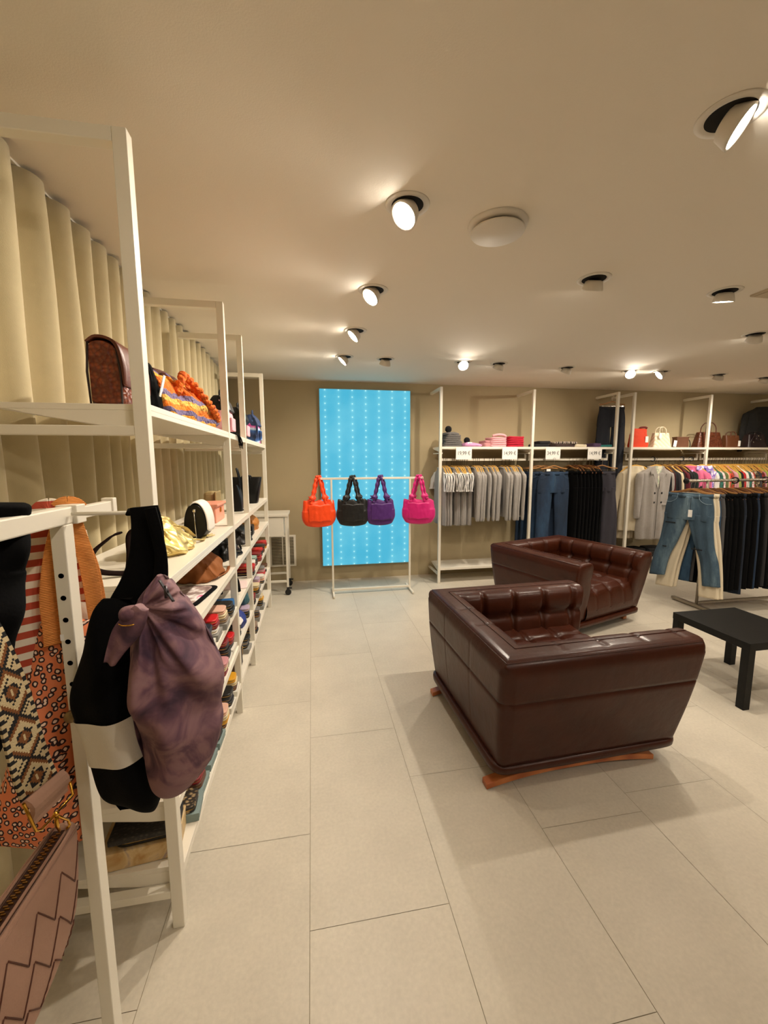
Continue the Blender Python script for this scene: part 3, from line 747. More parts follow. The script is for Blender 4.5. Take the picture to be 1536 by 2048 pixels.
hem.tube([Vector(p)+Vector((.012, -.020, 0)) for p in hp], .004, 8); hem.build('top_hem', leo, t)
strap_px([(128, 1018, .8), (112, 1050, .9), (98, 1120, .95), (94, 1190, 1.05), (98, 1240, 1), (102, 1282, 1)], PT, TT, .031, .003, ORG, 'webbing_handle', t, org, off=.028)
strap_px([(140, 1018, .8), (152, 1060, .9), (168, 1110, .95), (181, 1170, 1), (190, 1232, .95)], PT, TT, .031, .003, ORG, 'webbing_handle', t, org, off=.012)
strap_px([(146, 1020, .7), (165, 1075, .7), (188, 1130, .7), (200, 1180, .7), (208, 1232, .7)], PT, TT, .034, .003, ORG, 'webbing_handle', t, org, off=-.02)
strap_px([(120, 1018, .8), (116, 1080, .8), (124, 1150, .8), (128, 1220, .8)], PT, TT, .036, .003, ORG, 'webbing_handle', t, org, off=-.01)
strap_px([(120, 1022), (132, 1013), (146, 1014), (156, 1022)], PT, TT, .042, .003, ORG, 'handle_top', t, org, off=0)
MB().box(tuple(plane_at(122, 1259, PT, TT)-Vector(org)+Vector((.03, -.045, 0))), (.013, .0012, .013), rot=Matrix.Rotation(.2, 3, 'Z')).build('care_label', TAGM, t)

# red and white striped bag behind it
STR = ramp_mat('red_white_stripe', 'wave', [(0, '#e8ddc8'), (.5, '#b4462c')], .85, interp='CONSTANT', dir='Z', s=11, scale=(1, 1, 1))
CHK = None
PT2 = (-.53, 1.0); org = (-.60, .93, 1.5)
t = thing('tote_bag', 'red and cream striped bag hanging behind the leopard tote', 'tote bag', org)
outline_bag([(1190, 26, 190, .01), (1220, 18, 190, .05), (1320, 8, 195, .07), (1420, 0, 195, .08), (1500, 5, 190, .05)], PT2, TT, CAN, 'bag_body', t, ns=50, n=50, e=3, fold=ff, org=org)
strap_px([(80, 1028), (70, 1070), (64, 1130), (56, 1200), (42, 1260, 1.25), (34, 1300, 1.4), (30, 1330, 1.4)], PT2, TT, .036, .004, STR, 'striped_strap', t, org, off=.06)
strap_px([(88, 1028), (88, 1080), (92, 1140), (86, 1200), (84, 1255)], PT2, TT, .034, .004, STR, 'striped_strap', t, org, off=.045)
strap_px([(150, 1060), (158, 1120, 1.3), (168, 1180, 1.6), (184, 1240, 1.7)], PT2, TT, .034, .004, STR, 'striped_strap', t, org, off=.02)
strap_px([(76, 1030), (84, 1019), (96, 1018), (104, 1026)], PT2, TT, .05, .004, STR, 'strap_top', t, org, off=.05)

# black fabric bag draped over the bar at the left edge
org = (-.50, .64, 1.5)
t = thing('shoulder_bag', 'soft black fabric bag draped over the rack bar at the left edge', 'shoulder bag', org)
def ff(P, c, s_): return (.008*sin(P.z*60+P.x*20)+.012*nz(P.x, P.y, P.z, 12))*(1 if s_ > 0 else -.4)
outline_bag([(1005, -60, 48, .02), (1016, -75, 60, .06), (1060, -80, 58, .05), (1130, -90, 49, .05), (1150, -90, 52, .06), (1210, -95, 42, .07), (1300, -110, 24, .08), (1420, -120, 14, .07), (1520, -110, -5, .03)], (-.56, .72), radians(50), BLK, 'bag_body', t, ns=70, n=60, e=2.4, fold=ff, org=org)

# beige woven-look bag with patterned strap
BEI = mat('beige_suede', '#b08a76', .82, bump=.12, bscale=260, var=.04, vscale=14)
BED = mat('beige_edge', '#5a2f20', .7)
def beige_bag(x, ye, label, w=.46):
    org = (x, ye-w/2, .955); t = thing('handbag', label, 'handbag', org)
    R = []
    for i, (z, th, y1) in enumerate(cr([(-.215, .004, .0), (-.205, .016, .10), (-.16, .026, .19), (-.10, .029, .215), (-.04, .027, w/2-.004), (-.012, .025, w/2), (0, .022, w/2-.004), (.002, .018, w/2-.01), (-.006, .014, w/2-.014)], 40)):
        r = []
        for k in range(80):
            c, s_ = se(2*pi*k/80, 5); r.append(Vector((s_*th, c*y1, z+.002*nz(c*8, s_, z*30))))
        R.append(r)
    ths = [(r[0].z, max(p.x for p in r), max(p.y for p in r)) for r in R]
    MB().rings(R).build('bag_body', BEI, t)
    # cut-out flap points of the plaited front
    fp = MB()
    for row, (zt, dz) in enumerate(((-.050, .060), (-.110, .060), (-.165, .040))):
        for j in range(7):
            y = w/2-.012-.062*j-(.02*row)
            a = Vector((.054-.004*(row == 0), y, zt+.018)); b_ = Vector((.056, y-.030, zt-dz*.55)); c_ = Vector((.054-.004*(row == 0), y-.060, zt+.018))
            if b_.y < -w/2+.02: continue
            def sk(p):
                q_ = min(ths, key=lambda e: abs(e[0]-p.z)); return Vector((q_[1]*min(1, max(0, 1-abs(p.y/q_[2])**5))**.2+.0006, p.y, p.z))
            for P, Q in ((a, b_), (b_, c_)):
                fp.tube([sk(P.lerp(Q, k/8)) for k in range(9)], .0011, 6, m=1)
    fp.build('plaited_flaps', [BEI, BED], t)
    MB().tube([(s_*.013, y, .004) for s_ in (1,) for y in (-w/2+.03, w/2-.02)], .0025, 8).tube([(-.013, y, .004) for y in (-w/2+.03, w/2-.02)], .0025, 8).tube([(.0225, y, -.004) for y in (-w/2+.01, w/2-.01)], .0018, 8).build('piping', BEI, t)
    z = MB()
    z.b2((-.010, -w/2+.03, -.003), (.010, w/2-.022, .001), 1)
    n = int((w-.06)/.0038)
    for k in range(n):
        y = -w/2+.033+k*.0038
        z.box((-.0022 if k % 2 else .0022, y, .003), (.0065, .0018, .0025), 0)
    z.build('zipper', [mat('zip_brass', '#b98d4c', .3, .95), mat('zip_tape', '#3a2014', .8)], t)
    return t
bb = beige_bag(-.452, .755, 'beige suede bag with zip top and plaited flaps in the lower left corner')
dup(bb, (-.585, .46, .975), 0, 'second beige zip bag behind the first, mostly cut off at the left edge')
# strap with carpet-like woven pattern
strap_colors = [mat('strap_cream', '#cdb98f', .95, bump=.4, bscale=500), mat('strap_black', '#0f0d0e', .95, bump=.4, bscale=500), mat('strap_brown', '#7d4a1c', .95, bump=.4, bscale=500), mat('strap_edge', '#8f7448', .95)]
def pat(i, j, W=17):
    x = i-(W-1)/2; p = 22; y = j % p-p/2; ax, ay = abs(x), abs(y)
    if ax > 8: return 3
    if ax > 6.5: return 1 if (j//2) % 2 else 0
    d = ax+ay
    if ax < 1 and ay < 1.6: return 0
    if d < 3.2: return 2
    if max(ax, ay) < 4 and d < 6: return 1 if (ax > 1 or ay > 1) else 2
    if 7 <= d < 8.5: return 0
    if 8.5 <= d < 10.3: return 2
    if 10.3 <= d < 12.5: return 1
    return 0 if (i+j) % 5 else 1
def patch(corn, nu, nv, off=0):
    A, B, C_, D_ = corn; out = []
    for j in range(nv+1):
        f = j/nv; l = A+(C_-A)*f; r_ = B+(D_-B)*f
        out.append([l+(r_-l)*(i/nu)+Vector((.006*sin(f*5+off), 0, 0)) for i in range(nu+1)])
    return out
XS = -.435; org = tuple(at(60, 1580, 'x', XS))
t = thing('bag_strap', 'wide woven strap in black, cream and brown diamonds with beige leather end', 'bag strap', org)
cn = [at(-95, 1180, 'x', XS), at(-30, 1150, 'x', XS), at(50, 1606, 'x', XS), at(119, 1547, 'x', XS)]
cn[0] = at(-88, 1250, 'x', XS); cn[1] = at(-22, 1215, 'x', XS)
G = patch(cn, 17, 84); sp = MB(); vs = [p-Vector(org) for r_ in G for p in r_]; fs = []; ms = []
for j in range(84):
    for i in range(17): a = j*18+i; fs.append((a, a+1, a+19, a+18)); ms.append(pat(i, j))
sp.add(vs, fs, ms); so = sp.build('woven_band', strap_colors, t); so.modifiers.new('s', 'SOLIDIFY').thickness = .0035
c2 = [at(47, 1603, 'x', XS+.003), at(121, 1541, 'x', XS+.003), at(73, 1650, 'x', XS+.003), at(140, 1580, 'x', XS+.003)]
tb_ = MB(); G = patch([p-Vector(org) for p in c2], 6, 6); tb_.rings([list(r_) for r_ in G], 0, False, False, loop=False)
to = tb_.build('leather_end', BEI, t); mo = to.modifiers.new('s', 'SOLIDIFY'); mo.thickness = .007; mo.offset = 0
def lp(u, v, dx=0): return at(u, v, 'x', XS+dx)-Vector(org)
MB().tube([lp(47, 1608, .004), lp(72, 1662, .004), lp(82, 1660, .004), lp(146, 1590, .004), lp(140, 1565, .004)], .0022, 10).build('rectangle_ring', GOLD, t)
hk = MB(); hk.lathe([(.0, .0045), (.003, .0035), (.0046, 0), (.003, -.0035), (.0, -.0045)], 14, xf=Matrix.Translation(lp(112, 1628, .006)))
hk.tube([lp(112, 1630, .004), lp(124, 1636, .002), lp(136, 1640), lp(140, 1650), lp(134, 1656)], .0022, 8); hk.tube([lp(112, 1632, .004), lp(114, 1650, 0), lp(120, 1662)], [.003, .0035, .002], 8)
hk.build('snap_hook', GOLD, t)
# ================================================================ bags and wallets on the left shelving
def at_x(u, v, x): return at(u, v, 'x', x)
def soft(rows, n=56, e=2.6, ns=40, amp=.006, fr=20, seed=0, cap=True):
    """rows (z, half x, half y, cx, cy) -> rings"""
    R = []
    for z, hx, hy, cx_, cy_ in cr(rows, ns):
        r = []
        for k in range(n):
            c, s_ = se(2*pi*k/n, e)
            d = 1+amp/max(hx, .02)*nz(c*3+seed, s_*3, z*fr)*1.6
            r.append(Vector((cx_+c*hx*d, cy_+s_*hy*d, z)))
        R.append(r)
    return MB().rings(R, 0, True, cap)
def prism(prof, y0, y1, ns=10, rnd=.02, n_extra=0, bulge=0):
    """closed profile of (x,z) swept along y with eased ends"""
    cxm = sum(p[0] for p in prof)/len(prof); czm = sum(p[1] for p in prof)/len(prof); R = []
    for k in range(ns):
        f = k/(ns-1); y = y0+(y1-y0)*f; e = min(f, 1-f)*(y1-y0)
        s_ = 1-.12*max(0, 1-e/rnd)**2 if rnd else 1
        R.append([Vector((cxm+(x-cxm)*(s_+bulge*sin(pi*f)), y, czm+(z-czm)*s_)) for x, z in prof])
    return MB().rings(R, 0, True, True)
L4, L5, L6 = LV[3], LV[4], LV[5]
CROC = ramp_mat('croc_leather', 'voronoi', [(0, '#8e3f14'), (.6, '#5e2409')], .36, s=70, bump=.6)
BRN = mat('brown_leather_smooth', '#5b2714', .38, bump=.08, bscale=120)
# satchel on the top shelf
t = thing('satchel', 'brown crocodile-look satchel standing on the top shelf behind the first post', 'handbag', (-.615, 1.515, L6))
pr = [(-.046, 0), (.046, 0), (.044, .12), (.038, .175), (.012, .196), (-.018, .200), (-.040, .190), (-.046, .15)]
prism(cr(pr+[pr[0]], 41)[:-1], -.10, .10, 12, .03).build('satchel_body', CROC, t)
MB().rings([[Vector((x, y, z)) for x, z in cr([(-.045, .19), (-.02, .208), (.015, .205), (.042, .185), (.055, .13), (.056, .07), (.052, .068), (.048, .125), (.036, .178), (.012, .198), (-.02, .201), (-.042, .186)], 40)] for y in [-.105+.21*k/8 for k in range(9)]], 0, True, True).build('front_flap', BRN, t)
MB().tube([(-.04, -.100, .19), (-.047, -.101, .1), (-.044, -.100, .004), (.044, -.100, .004), (.046, -.101, .1), (.038, -.100, .17)], .0035, 8).build('edge_piping', mat('dark_brown_edge', '#200d08', .5), t)
t = thing('pouch', 'small black pouch with a white leaflet beside the satchel on the top shelf', 'pouch', (-.585, 1.665, L6))
soft([(0, .03, .03, 0, 0), (.04, .045, .04, 0, 0), (.12, .03, .035, 0, 0), (.175, .012, .03, 0, .01), (.19, .004, .02, 0, .01)], seed=3).build('pouch_body', BLK, t)
MB().box((.046, -.0, .085), (.003, .02, .12), rot=Matrix.Rotation(.25, 3, 'Y')).build('leaflet', TAGM, t)
# crochet bag
CRO = None
cm, nt, b = new_mat('crochet_yarn'); N = nt.nodes; L = nt.links
tc = N.new('ShaderNodeTexCoord'); sx = N.new('ShaderNodeSeparateXYZ'); L.new(tc.outputs['Object'], sx.inputs[0])
nn = N.new('ShaderNodeTexNoise'); nn.inputs['Scale'].default_value = 9; L.new(tc.outputs['Object'], nn.inputs['Vector'])
zz = mth('ADD', mth('MULTIPLY', sx.outputs['Z'], 6.2), mth('MULTIPLY', nn.outputs['Fac'], .35))
r = N.new('ShaderNodeValToRGB'); r.color_ramp.interpolation = 'CONSTANT'; el = r.color_ramp.elements
for _ in range(6): el.new(.5)
for e_, (p, c) in zip(el, ((0, '#e8741c'), (.14, '#e9a23a'), (.28, '#6a5f86'), (.42, '#ee7d1e'), (.56, '#e9b053'), (.70, '#77698c'), (.84, '#ea6d14'), (1, '#ea6d14'))): e_.position = p; e_.color = lin(c)
L.new(mth('FRACT', zz, 0), r.inputs[0]); L.new(r.outputs[0], b.inputs['Base Color']); b.inputs['Roughness'].default_value = .9
vo = N.new('ShaderNodeTexVoronoi'); vo.inputs['Scale'].default_value = 75; L.new(tc.outputs['Object'], vo.inputs['Vector'])
bp = N.new('ShaderNodeBump'); bp.inputs['Strength'].default_value = .9; bp.inputs['Distance'].default_value = .012; bp.invert = True; L.new(vo.outputs['Distance'], bp.inputs['Height']); L.new(bp.outputs[0], b.inputs['Normal'])
YO = ramp_mat('orange_yarn', 'voronoi', [(0, '#f08a22'), (.7, '#c9520c')], .9, s=75, bump=.8)
t = thing('crochet_bag', 'orange and lilac striped crochet bag slumped on the top shelf', 'handbag', (-.60, 2.06, L6))
soft([(0, .085, .33, .01, 0), (.03, .105, .35, .01, 0), (.09, .10, .34, .005, -.01), (.135, .07, .30, 0, -.03), (.165, .05, .26, -.01, -.06), (.18, .04, .24, -.01, -.08), (.172, .03, .23, -.01, -.08)], n=90, ns=60, amp=.02, fr=14, seed=5).build('bag_body', cm, t)
soft([(.165, .03, .22, -.012, -.08), (.19, .035, .23, -.012, -.07), (.183, .028, .22, -.012, -.07)], seed=6).build('lining', mat('brown_lining', '#5b3a2c', .9), t)
for P in ([(.07, -.24, .10), (.08, -.20, .17), (.07, -.13, .195), (.09, -.04, .17), (.12, .06, .11), (.13, .16, .07), (.12, .24, .04)],
          [(.05, -.02, .15), (.03, .02, .20), (.0, .10, .215), (.02, .19, .185), (.07, .25, .13), (.10, .27, .07)],
          [(.07, .02, .16), (.06, .06, .18), (.09, .12, .12), (.12, .20, .05)]):
    Q = cr(P, 70); h_ = MB()
    for ph in (0, pi): h_.tube([Vector(p)+Vector((.008*cos(i*.75+ph), 0, .008*sin(i*.75+ph))) for i, p in enumerate(Q)], .0105, 8)
    h_.build('braided_handle', YO, t)
# backpacks
PNK = mat('pale_pink', '#e6a9b3', .7, bump=.05, bscale=90); BLL = mat('black_leather', '#080808', .4, bump=.15, bscale=60, spec=.3)
def backpack(loc, body, flap, label, h=.27, w=.10, band=None, rz=0):
    t = thing('backpack', label, 'backpack', loc, rz)
    soft([(0, .055, w*.92, 0, 0), (.012, .065, w, 0, 0), (h*.5, .065, w, 0, 0), (h*.85, .05, w*.85, -.005, 0), (h, .02, w*.6, -.01, 0)], e=4, amp=.003).build('backpack_body', body, t)
    soft([(h*.62, .07, w*.9, .004, 0), (h*.66, .074, w*.96, .003, 0), (h*.88, .058, w*.90, -.004, 0), (h*1.02, .03, w*.66, -.01, 0), (h*1.035, .01, w*.4, -.01, 0)], e=3.4, amp=.004, seed=2).build('flap', flap, t)
    MB().tube(cr([(0, -.025, h*1.0), (0, -.024, h*1.12), (0, 0, h*1.19), (0, .024, h*1.12), (0, .025, h*1.0)], 20), .006, 8).build('grab_handle', flap, t)
    MB().box((.072, 0, h*.30), (.014, w*1.3, h*.34)).build('front_pocket', band or body, t, bevel=.005)
    MB().tube(cr([(.02, -w*.9, h*.9), (.05, -w*1.15, h*.6), (.045, -w*1.25, h*.3), (.02, -w*.95, .03)], 24), 0, flat=(.022, .004), up=(.3, 0, 1)).build('shoulder_strap', flap, t)
    return t
backpack((-.585, 2.93, L6), PNK, BLL, 'pink backpack with black top standing next to the crochet bag', .25, .10)
backpack((-.575, 3.52, L6), BLL, BLL, 'small black backpack with pink stripes on the top shelf', .25, .11, PNK)
GAL = ramp_mat('galaxy_print', 'wave', [(0, '#c43a9a'), (.3, '#b9d6ee'), (.55, '#2b5a9c'), (1, '#18284f')], .6, dir='Z', s=1.9, dist=3)
backpack((-.555, 4.22, L6), GAL, mat('navy_fabric', '#22365f', .7, bump=.2, bscale=50), 'blue and magenta galaxy print backpack at the far end of the top shelf', .27, .09)
t = thing('tassel_cord', 'black fringed cord hanging over the front edge of the top shelf', 'cord', (-.48, 2.78, L6))
tc_ = MB()
for k in range(12): tc_.tube(cr([(-.10, -.10+.01*k, .006), (-.03, -.05+.008*k, .012), (.012, -.01+.009*k, .004), (.020+.006*sin(k*2), .02+.011*k, -.04), (.018, .03+.014*k, -.065-.01*(k % 3))], 14), .0022, 5)
tc_.build('fringe', BLK, t); MB().tube([(-.11, -.06, .008), (-.06, -.035, .012), (0, .02, .010)], .007, 8).build('cord', BLK, t)

# middle shelf
t = thing('belt', 'dark brown leather strap with a silver stud curled on the wide shelf', 'belt', (-.66, 1.53, L5))
MB().tube(cr([(.09, -.02, .006), (.02, -.05, .010), (-.05, -.07, .03), (-.065, -.055, .08), (-.03, -.01, .125), (-.005, .02, .14)], 36), 0, flat=(.026, .006), up=(.2, 1, .2)).build('strap', mat('dark_brown_strap', '#1a0b07', .85, spec=.1), t)
MB().tube(cr([(.0, .04, .004), (.012, .03, .06), (.015, .03, .125), (.03, .05, .145), (.05, .07, .12), (.055, .07, .01)], 36), 0, flat=(.024, .006), up=(.2, 1, .2)).build('strap_loop', mat('dark_brown_strap', '#1a0b07', .85, spec=.1), t)
MB().lathe([(.007, 0), (.005, .004), (.0005, .005)], 14, xf=Matrix.Translation((-.05, -.08, .045)) @ Matrix.Rotation(pi/2, 4, 'X')).build('stud', CHROME, t)
GQ = ramp_mat('gold_quilt', 'voronoi', [(0, '#f0e2a6'), (.5, '#d6bd74')], .36, metal=.7, s=26, bump=.8)
t = thing('handbag', 'metallic gold quilted bag lying on the wide shelf', 'handbag', (-.63, 1.87, L5))
soft([(0, .07, .12, .02, 0), (.02, .095, .15, .01, 0), (.06, .085, .15, -.01, -.01), (.11, .05, .12, -.03, -.02), (.145, .025, .07, -.04, -.04), (.16, .008, .04, -.045, -.05)], n=72, ns=44, amp=.016, fr=26, seed=8).build('bag_body', GQ, t)
MB().tube(cr([(.0, .08, .10), (.03, .17, .075), (.05, .25, .02), (.07, .33, .006), (.10, .38, .006)], 36), 0, flat=(.022, .004), up=(1, 0, .2)).build('gold_strap', GQ, t)
MB().tube(cr([(-.03, .05, .13), (-.02, .15, .11), (.0, .24, .05), (.0, .30, .01), (.06, .30, .006)], 36), .004, 8).build('thin_cord', GQ, t)
MB().tube(cr([(.05, .12, .03), (.10, .20, .01), (.09, .28, .01), (.12, .34, .006)], 30), 0, flat=(.02, .004), up=(1, 0, .2)).build('gold_strap', GQ, t)
t = thing('crossbody_bag', 'black half-moon bag with a white flap standing on the wide shelf', 'handbag', (-.575, 2.20, L5))
dome = [(.058*math.copysign(abs(cos(a))**.8, cos(a))*(1.0 if sin(a) > 0 else 1), .055+(.13 if sin(a) > 0 else .052)*sin(a)) for a in [2*pi*k/48 for k in range(48)]]
prism(dome, -.075, .075, 16, .05).build('bag_body', BLL, t)
fl_ = [(.060*cos(a)+.004, .057+.134*sin(a)) for a in [-.15+2.5*k/24 for k in range(25)]]; fi = [(x*.95-.001, z*.985) for x, z in fl_[::-1]]
prism(fl_+fi, -.07, .076, 12, .03).build('white_flap', mat('white_leather', '#ece6db', .4, bump=.05), t)
MB().lathe([(.008, 0), (.009, .003), (.004, .004)], 16, xf=Matrix.Translation((.0, -.075, .145)) @ Matrix.Rotation(pi/2, 4, 'X')).build('strap_ring', CHROME, t)
MB().tube([(.0, -.081, .14), (.004, -.085, .08), (.006, -.083, .01)], .0028, 6).build('chain', CHROME, t)
t = thing('handbag', 'salmon pink box handbag with a turn lock behind the second post', 'handbag', (-.66, 2.80, L5))
MB().box((0, 0, .058), (.13, .26, .115), taper=.96).build('bag_body', mat('salmon_leather', '#e3967c', .45, bump=.05), t, bevel=.008)
MB().box((.01, 0, .112), (.135, .265, .018)).build('lid', mat('salmon_leather', '#e3967c', .45), t, bevel=.006)
MB().box((.068, .0, .075), (.006, .022, .03)).build('turn_lock', GOLD, t, bevel=.001)
t = thing('clutch_bag', 'olive beige clutch standing behind the salmon box handbag', 'handbag', (-.70, 3.02, L5))
MB().box((0, 0, .09), (.09, .15, .18), taper=.8).build('clutch_body', mat('olive_beige', '#9a865a', .5), t, bevel=.02)
MB().box((.045, 0, .14), (.012, .155, .08)).build('flap', mat('olive_beige', '#9a865a', .5), t, bevel=.005)
def tote(loc, m, label, w=.14, d=.055, h=.24, top=1.15, handle=.10, rz=0, hm=None, cat='handbag', grp=None, name='handbag'):
    t = thing(name, label, cat, loc, rz)
    R = []
    for z, hx, hy in cr([(0, d*.95, w*.97), (.006, d, w), (h*.5, d*(.5+.5*top)*.9, w*(.5+.5*top)), (h, d*.55, w*top), (h-.006, d*.45, w*top*.97)], 24):
        R.append([Vector((s_*hy, c*hx, z)) for c, s_ in [se(2*pi*k/48, 7) for k in range(48)]])
    MB().rings(R).build('bag_body', m, t)
    for s_ in (-1, 1):
        MB().tube(cr([(-w*.38, s_*d*.62, h*.80), (-w*.36, s_*d*.6, h+handle*.5), (-w*.2, s_*d*.4, h+handle*.95), (0, s_*d*.35, h+handle), (w*.2, s_*d*.4, h+handle*.95), (w*.36, s_*d*.6, h+handle*.5), (w*.38, s_*d*.62, h*.80)], 36), .0065, 8).build('handle', hm or m, t)
    return t
tote((-.60, 3.36, L5), BLL, 'tall black handbag with a looped handle between the third post and second', .07, .06, .20, 1.0, .13, pi/2)
k_ = thing('price_tag', 'white paper price tag lying on the wide shelf by the black handbag', 'price tag', (-.515, 3.38, L5))
MB().box((0, 0, .012), (.05, .10, .001), rot=Matrix.Rotation(.25, 3, 'Y')).build('tag_card', TAGM, k_); MB().tube([(0, .05, .012), (-.02, .08, .03), (-.03, .06, .05)], .001, 5).build('string', BLK, k_)
tote((-.60, 3.98, L5), BLL, 'wide black trapezoid tote at the far end of the wide shelf', .095, .07, .235, 1.42, .02, 0)

# third shelf: flat pouches and slouchy bags
TAN = mat('tan_suede', '#8a4f1c', .8, bump=.1, bscale=80, var=.08, vscale=10)
t = thing('handbag', 'slouchy tan suede bag lying on the shelf under the half-moon bag', 'handbag', (-.63, 2.38, L4))
soft([(0, .10, .15, 0, 0), (.02, .12, .17, 0, 0), (.07, .10, .15, -.01, 0), (.12, .06, .11, -.02, 0), (.14, .02, .07, -.03, 0)], n=64, amp=.016, fr=16, seed=11).build('bag_body', TAN, t)
MB().tube(cr([(.05, -.10, .09), (.10, -.12, .03), (.12, -.02, .008), (.13, .08, .008), (.12, .16, .01)], 36), 0, flat=(.018, .004), up=(1, 0, .3)).build('strap', TAN, t)
FLOR = ramp_mat('rust_floral', 'voronoi', [(0, '#8c3a24'), (.28, '#c98060'), (.42, '#ece2d2'), (1, '#ece2d2')], .8, s=70, interp='CONSTANT')
GREY = ramp_mat('grey_floral', 'noise', [(.35, '#6d5450'), (.5, '#a38d86'), (.62, '#efe9e6'), (.7, '#d05a86')], .7, s=16)
def flat_pouch(loc, m, label, dx=.10, dy=.14, h=.012, rz=0, zip_=True, cat='pouch', name='flat_pouch', grp=None):
    t = thing(name, label, cat, loc, rz, grp)
    soft([(0, dx*.97, dy*.97, 0, 0), (h*.3, dx, dy, 0, 0), (h*.7, dx, dy, 0, 0), (h, dx*.96, dy*.97, 0, 0)], e=9, ns=10, amp=.001).build('pouch_body', m, t)
    if zip_: MB().b2((-dx*.9, -dy-.002, h*.35), (dx*.9, -dy+.003, h*.65)).build('zipper', GOLD, t)
    return t
flat_pouch((-.60, 1.66, L4), FLOR, 'white pouch with small rust red flowers on the shelf edge', .115, .17, .014, .25)
flat_pouch((-.60, 2.02, L4), BLK, 'flat black folder under the pink and white flower print', .10, .15, .010, -.12, True, 'folder', 'folder')
flat_pouch((-.61, 2.0, L4+.0105), GREY, 'pink and white flower printed folder lying on a black one', .09, .14, .006, -.12, False, 'folder', 'folder')
flat_pouch((-.79, 1.75, L4), GREY, 'grey flower printed folder behind the rust-flowered pouch', .08, .22, .006, 0, False, 'folder', 'folder')
MUS = ramp_mat('mustard_knit', 'voronoi', [(0, '#e0a83c'), (1, '#a56c14')], .9, s=120, bump=.6)
flat_pouch((-.56, 1.46, L4), MUS, 'mustard knitted purse peeking out behind the purple bag', .07, .06, .03, .1, False)
SUN = [(2.86, 'black', BLL), (3.38, 'dark grey', mat('charcoal_leather', '#241f1f', .45))]
for y, c, m in SUN:
    t = thing('handbag', '%s bag with straps lying on the third shelf, %s' % (c, 'between the second and third posts' if y < 3.2 else 'just beyond the third post'), 'handbag', (-.62, y, L4))
    soft([(0, .11, .17, 0, 0), (.02, .12, .18, 0, 0), (.08, .09, .16, 0, 0), (.125, .04, .12, 0, 0), (.14, .01, .08, 0, 0)], n=56, amp=.018, fr=18, seed=y).build('bag_body', m, t)
    MB().tube(cr([(.07, -.13, .08), (.12, -.05, .05), (.125, .05, .03), (.10, .14, .05)], 30), 0, flat=(.02, .004), up=(.4, 0, 1)).build('strap', m, t)
t = thing('handbag', 'caramel bag with rounded top at the far end of the third shelf', 'handbag', (-.60, 4.02, L4))
soft([(0, .08, .13, 0, 0), (.06, .085, .15, 0, 0), (.11, .05, .12, 0, 0), (.13, .01, .09, 0, 0)], seed=4).build('bag_body', mat('caramel', '#b87425', .5), t)
MB().tube(cr([(.0, -.10, .11), (.03, -.03, .15), (.03, .05, .15), (0, .10, .11)], 24), .005, 8).build('handle', mat('caramel', '#b87425', .5), t)
t = thing('camera_case', 'black camera bag with a pale label on the third shelf before the caramel bag', 'handbag', (-.57, 3.68, L4))
MB().box((0, 0, .045), (.11, .13, .09)).build('case_body', BLL, t, bevel=.012)
MB().box((.02, -.066, .035), (.05, .002, .02)).build('label', TAGM, t)

# wallets: rounded zip wallets stacked on card boxes
WC = {'red': '#c3121a', 'black': '#121113', 'navy': '#1d2433', 'blush': '#dcae98', 'cream': '#d9c9a3', 'mustard': '#d69a1e', 'dark red': '#7d1016', 'white': '#e4ded4', 'rose': '#c98d92',
      'grey': '#7c7a7a', 'sage': '#9db8ab', 'brown': '#5b351f', 'blue': '#1d3f8c', 'snake print': None, 'teal': '#3f6a70', 'taupe': '#8b7765', 'lilac': '#b6a3b8'}
SNK = ramp_mat('snake_print', 'voronoi', [(0, '#c9b28a'), (.3, '#8f7752'), (.5, '#241c14')], .5, s=55, scale=(1, 1.6, 1))
SND = ramp_mat('dark_snake_print', 'voronoi', [(0, '#4a4038'), (.4, '#191512')], .45, s=60, scale=(1, 1.6, 1), bump=.2)
ZB = mat('zip_gold', '#c9a45c', .35, .9)
_wal = {}
def wallet(col, dx, dy, h, loc, rz, label, grp=None):
    key = (col, dx, dy, h)
    if key not in _wal:
        m = SNK if col == 'snake print' else mat('wallet_'+col.replace(' ', '_'), WC[col], .38, bump=.12, bscale=140)
        t = thing('wallet', label, 'wallet', loc, rz, grp)
        def rg_(s_, z): return [Vector((se(2*pi*k/40, 6)[0]*dx*s_, se(2*pi*k/40, 6)[1]*dy*s_, z)) for k in range(40)]
        MB().rings([rg_(.96, 0), rg_(1, h*.16), rg_(1, h*.40), rg_(.985, h*.42)]).rings([rg_(.985, h*.58), rg_(1, h*.60), rg_(1, h*.84), rg_(.96, h)]).build('leather_body', m, t)
        MB().rings([rg_(.975, h*.38), rg_(.975, h*.62)], 0, True, False).build('zipper', ZB, t)
        _wal[key] = t; return t
    return dup(_wal[key], loc, rz, label, grp)
_box = {}
def card_box(col, dx, dy, h, loc, rz, label):
    key = (col, dx, dy, h)
    if key not in _box:
        t = thing('gift_box', label, 'box', loc, rz); m = mat('box_'+col.replace(' ', '_'), {'white': '#ddd8cc', 'blue-grey': '#7f918f', 'grey': '#8e8c86'}[col], .7)
        MB().box((0, 0, h*.42), (dx*1.96, dy*1.96, h*.84)).build('box_base', m, t, bevel=.001)
        MB().box((0, 0, h*.72), (dx*2, dy*2, h*.56)).build('box_lid', m, t, bevel=.001)
        _box[key] = t; return t
    return dup(_box[key], loc, rz, label)
BAY = ['near bay', 'middle bay', 'far bay']; SH = ['lowest shelf', 'second lowest shelf', 'third lowest shelf', 'fourth lowest shelf']
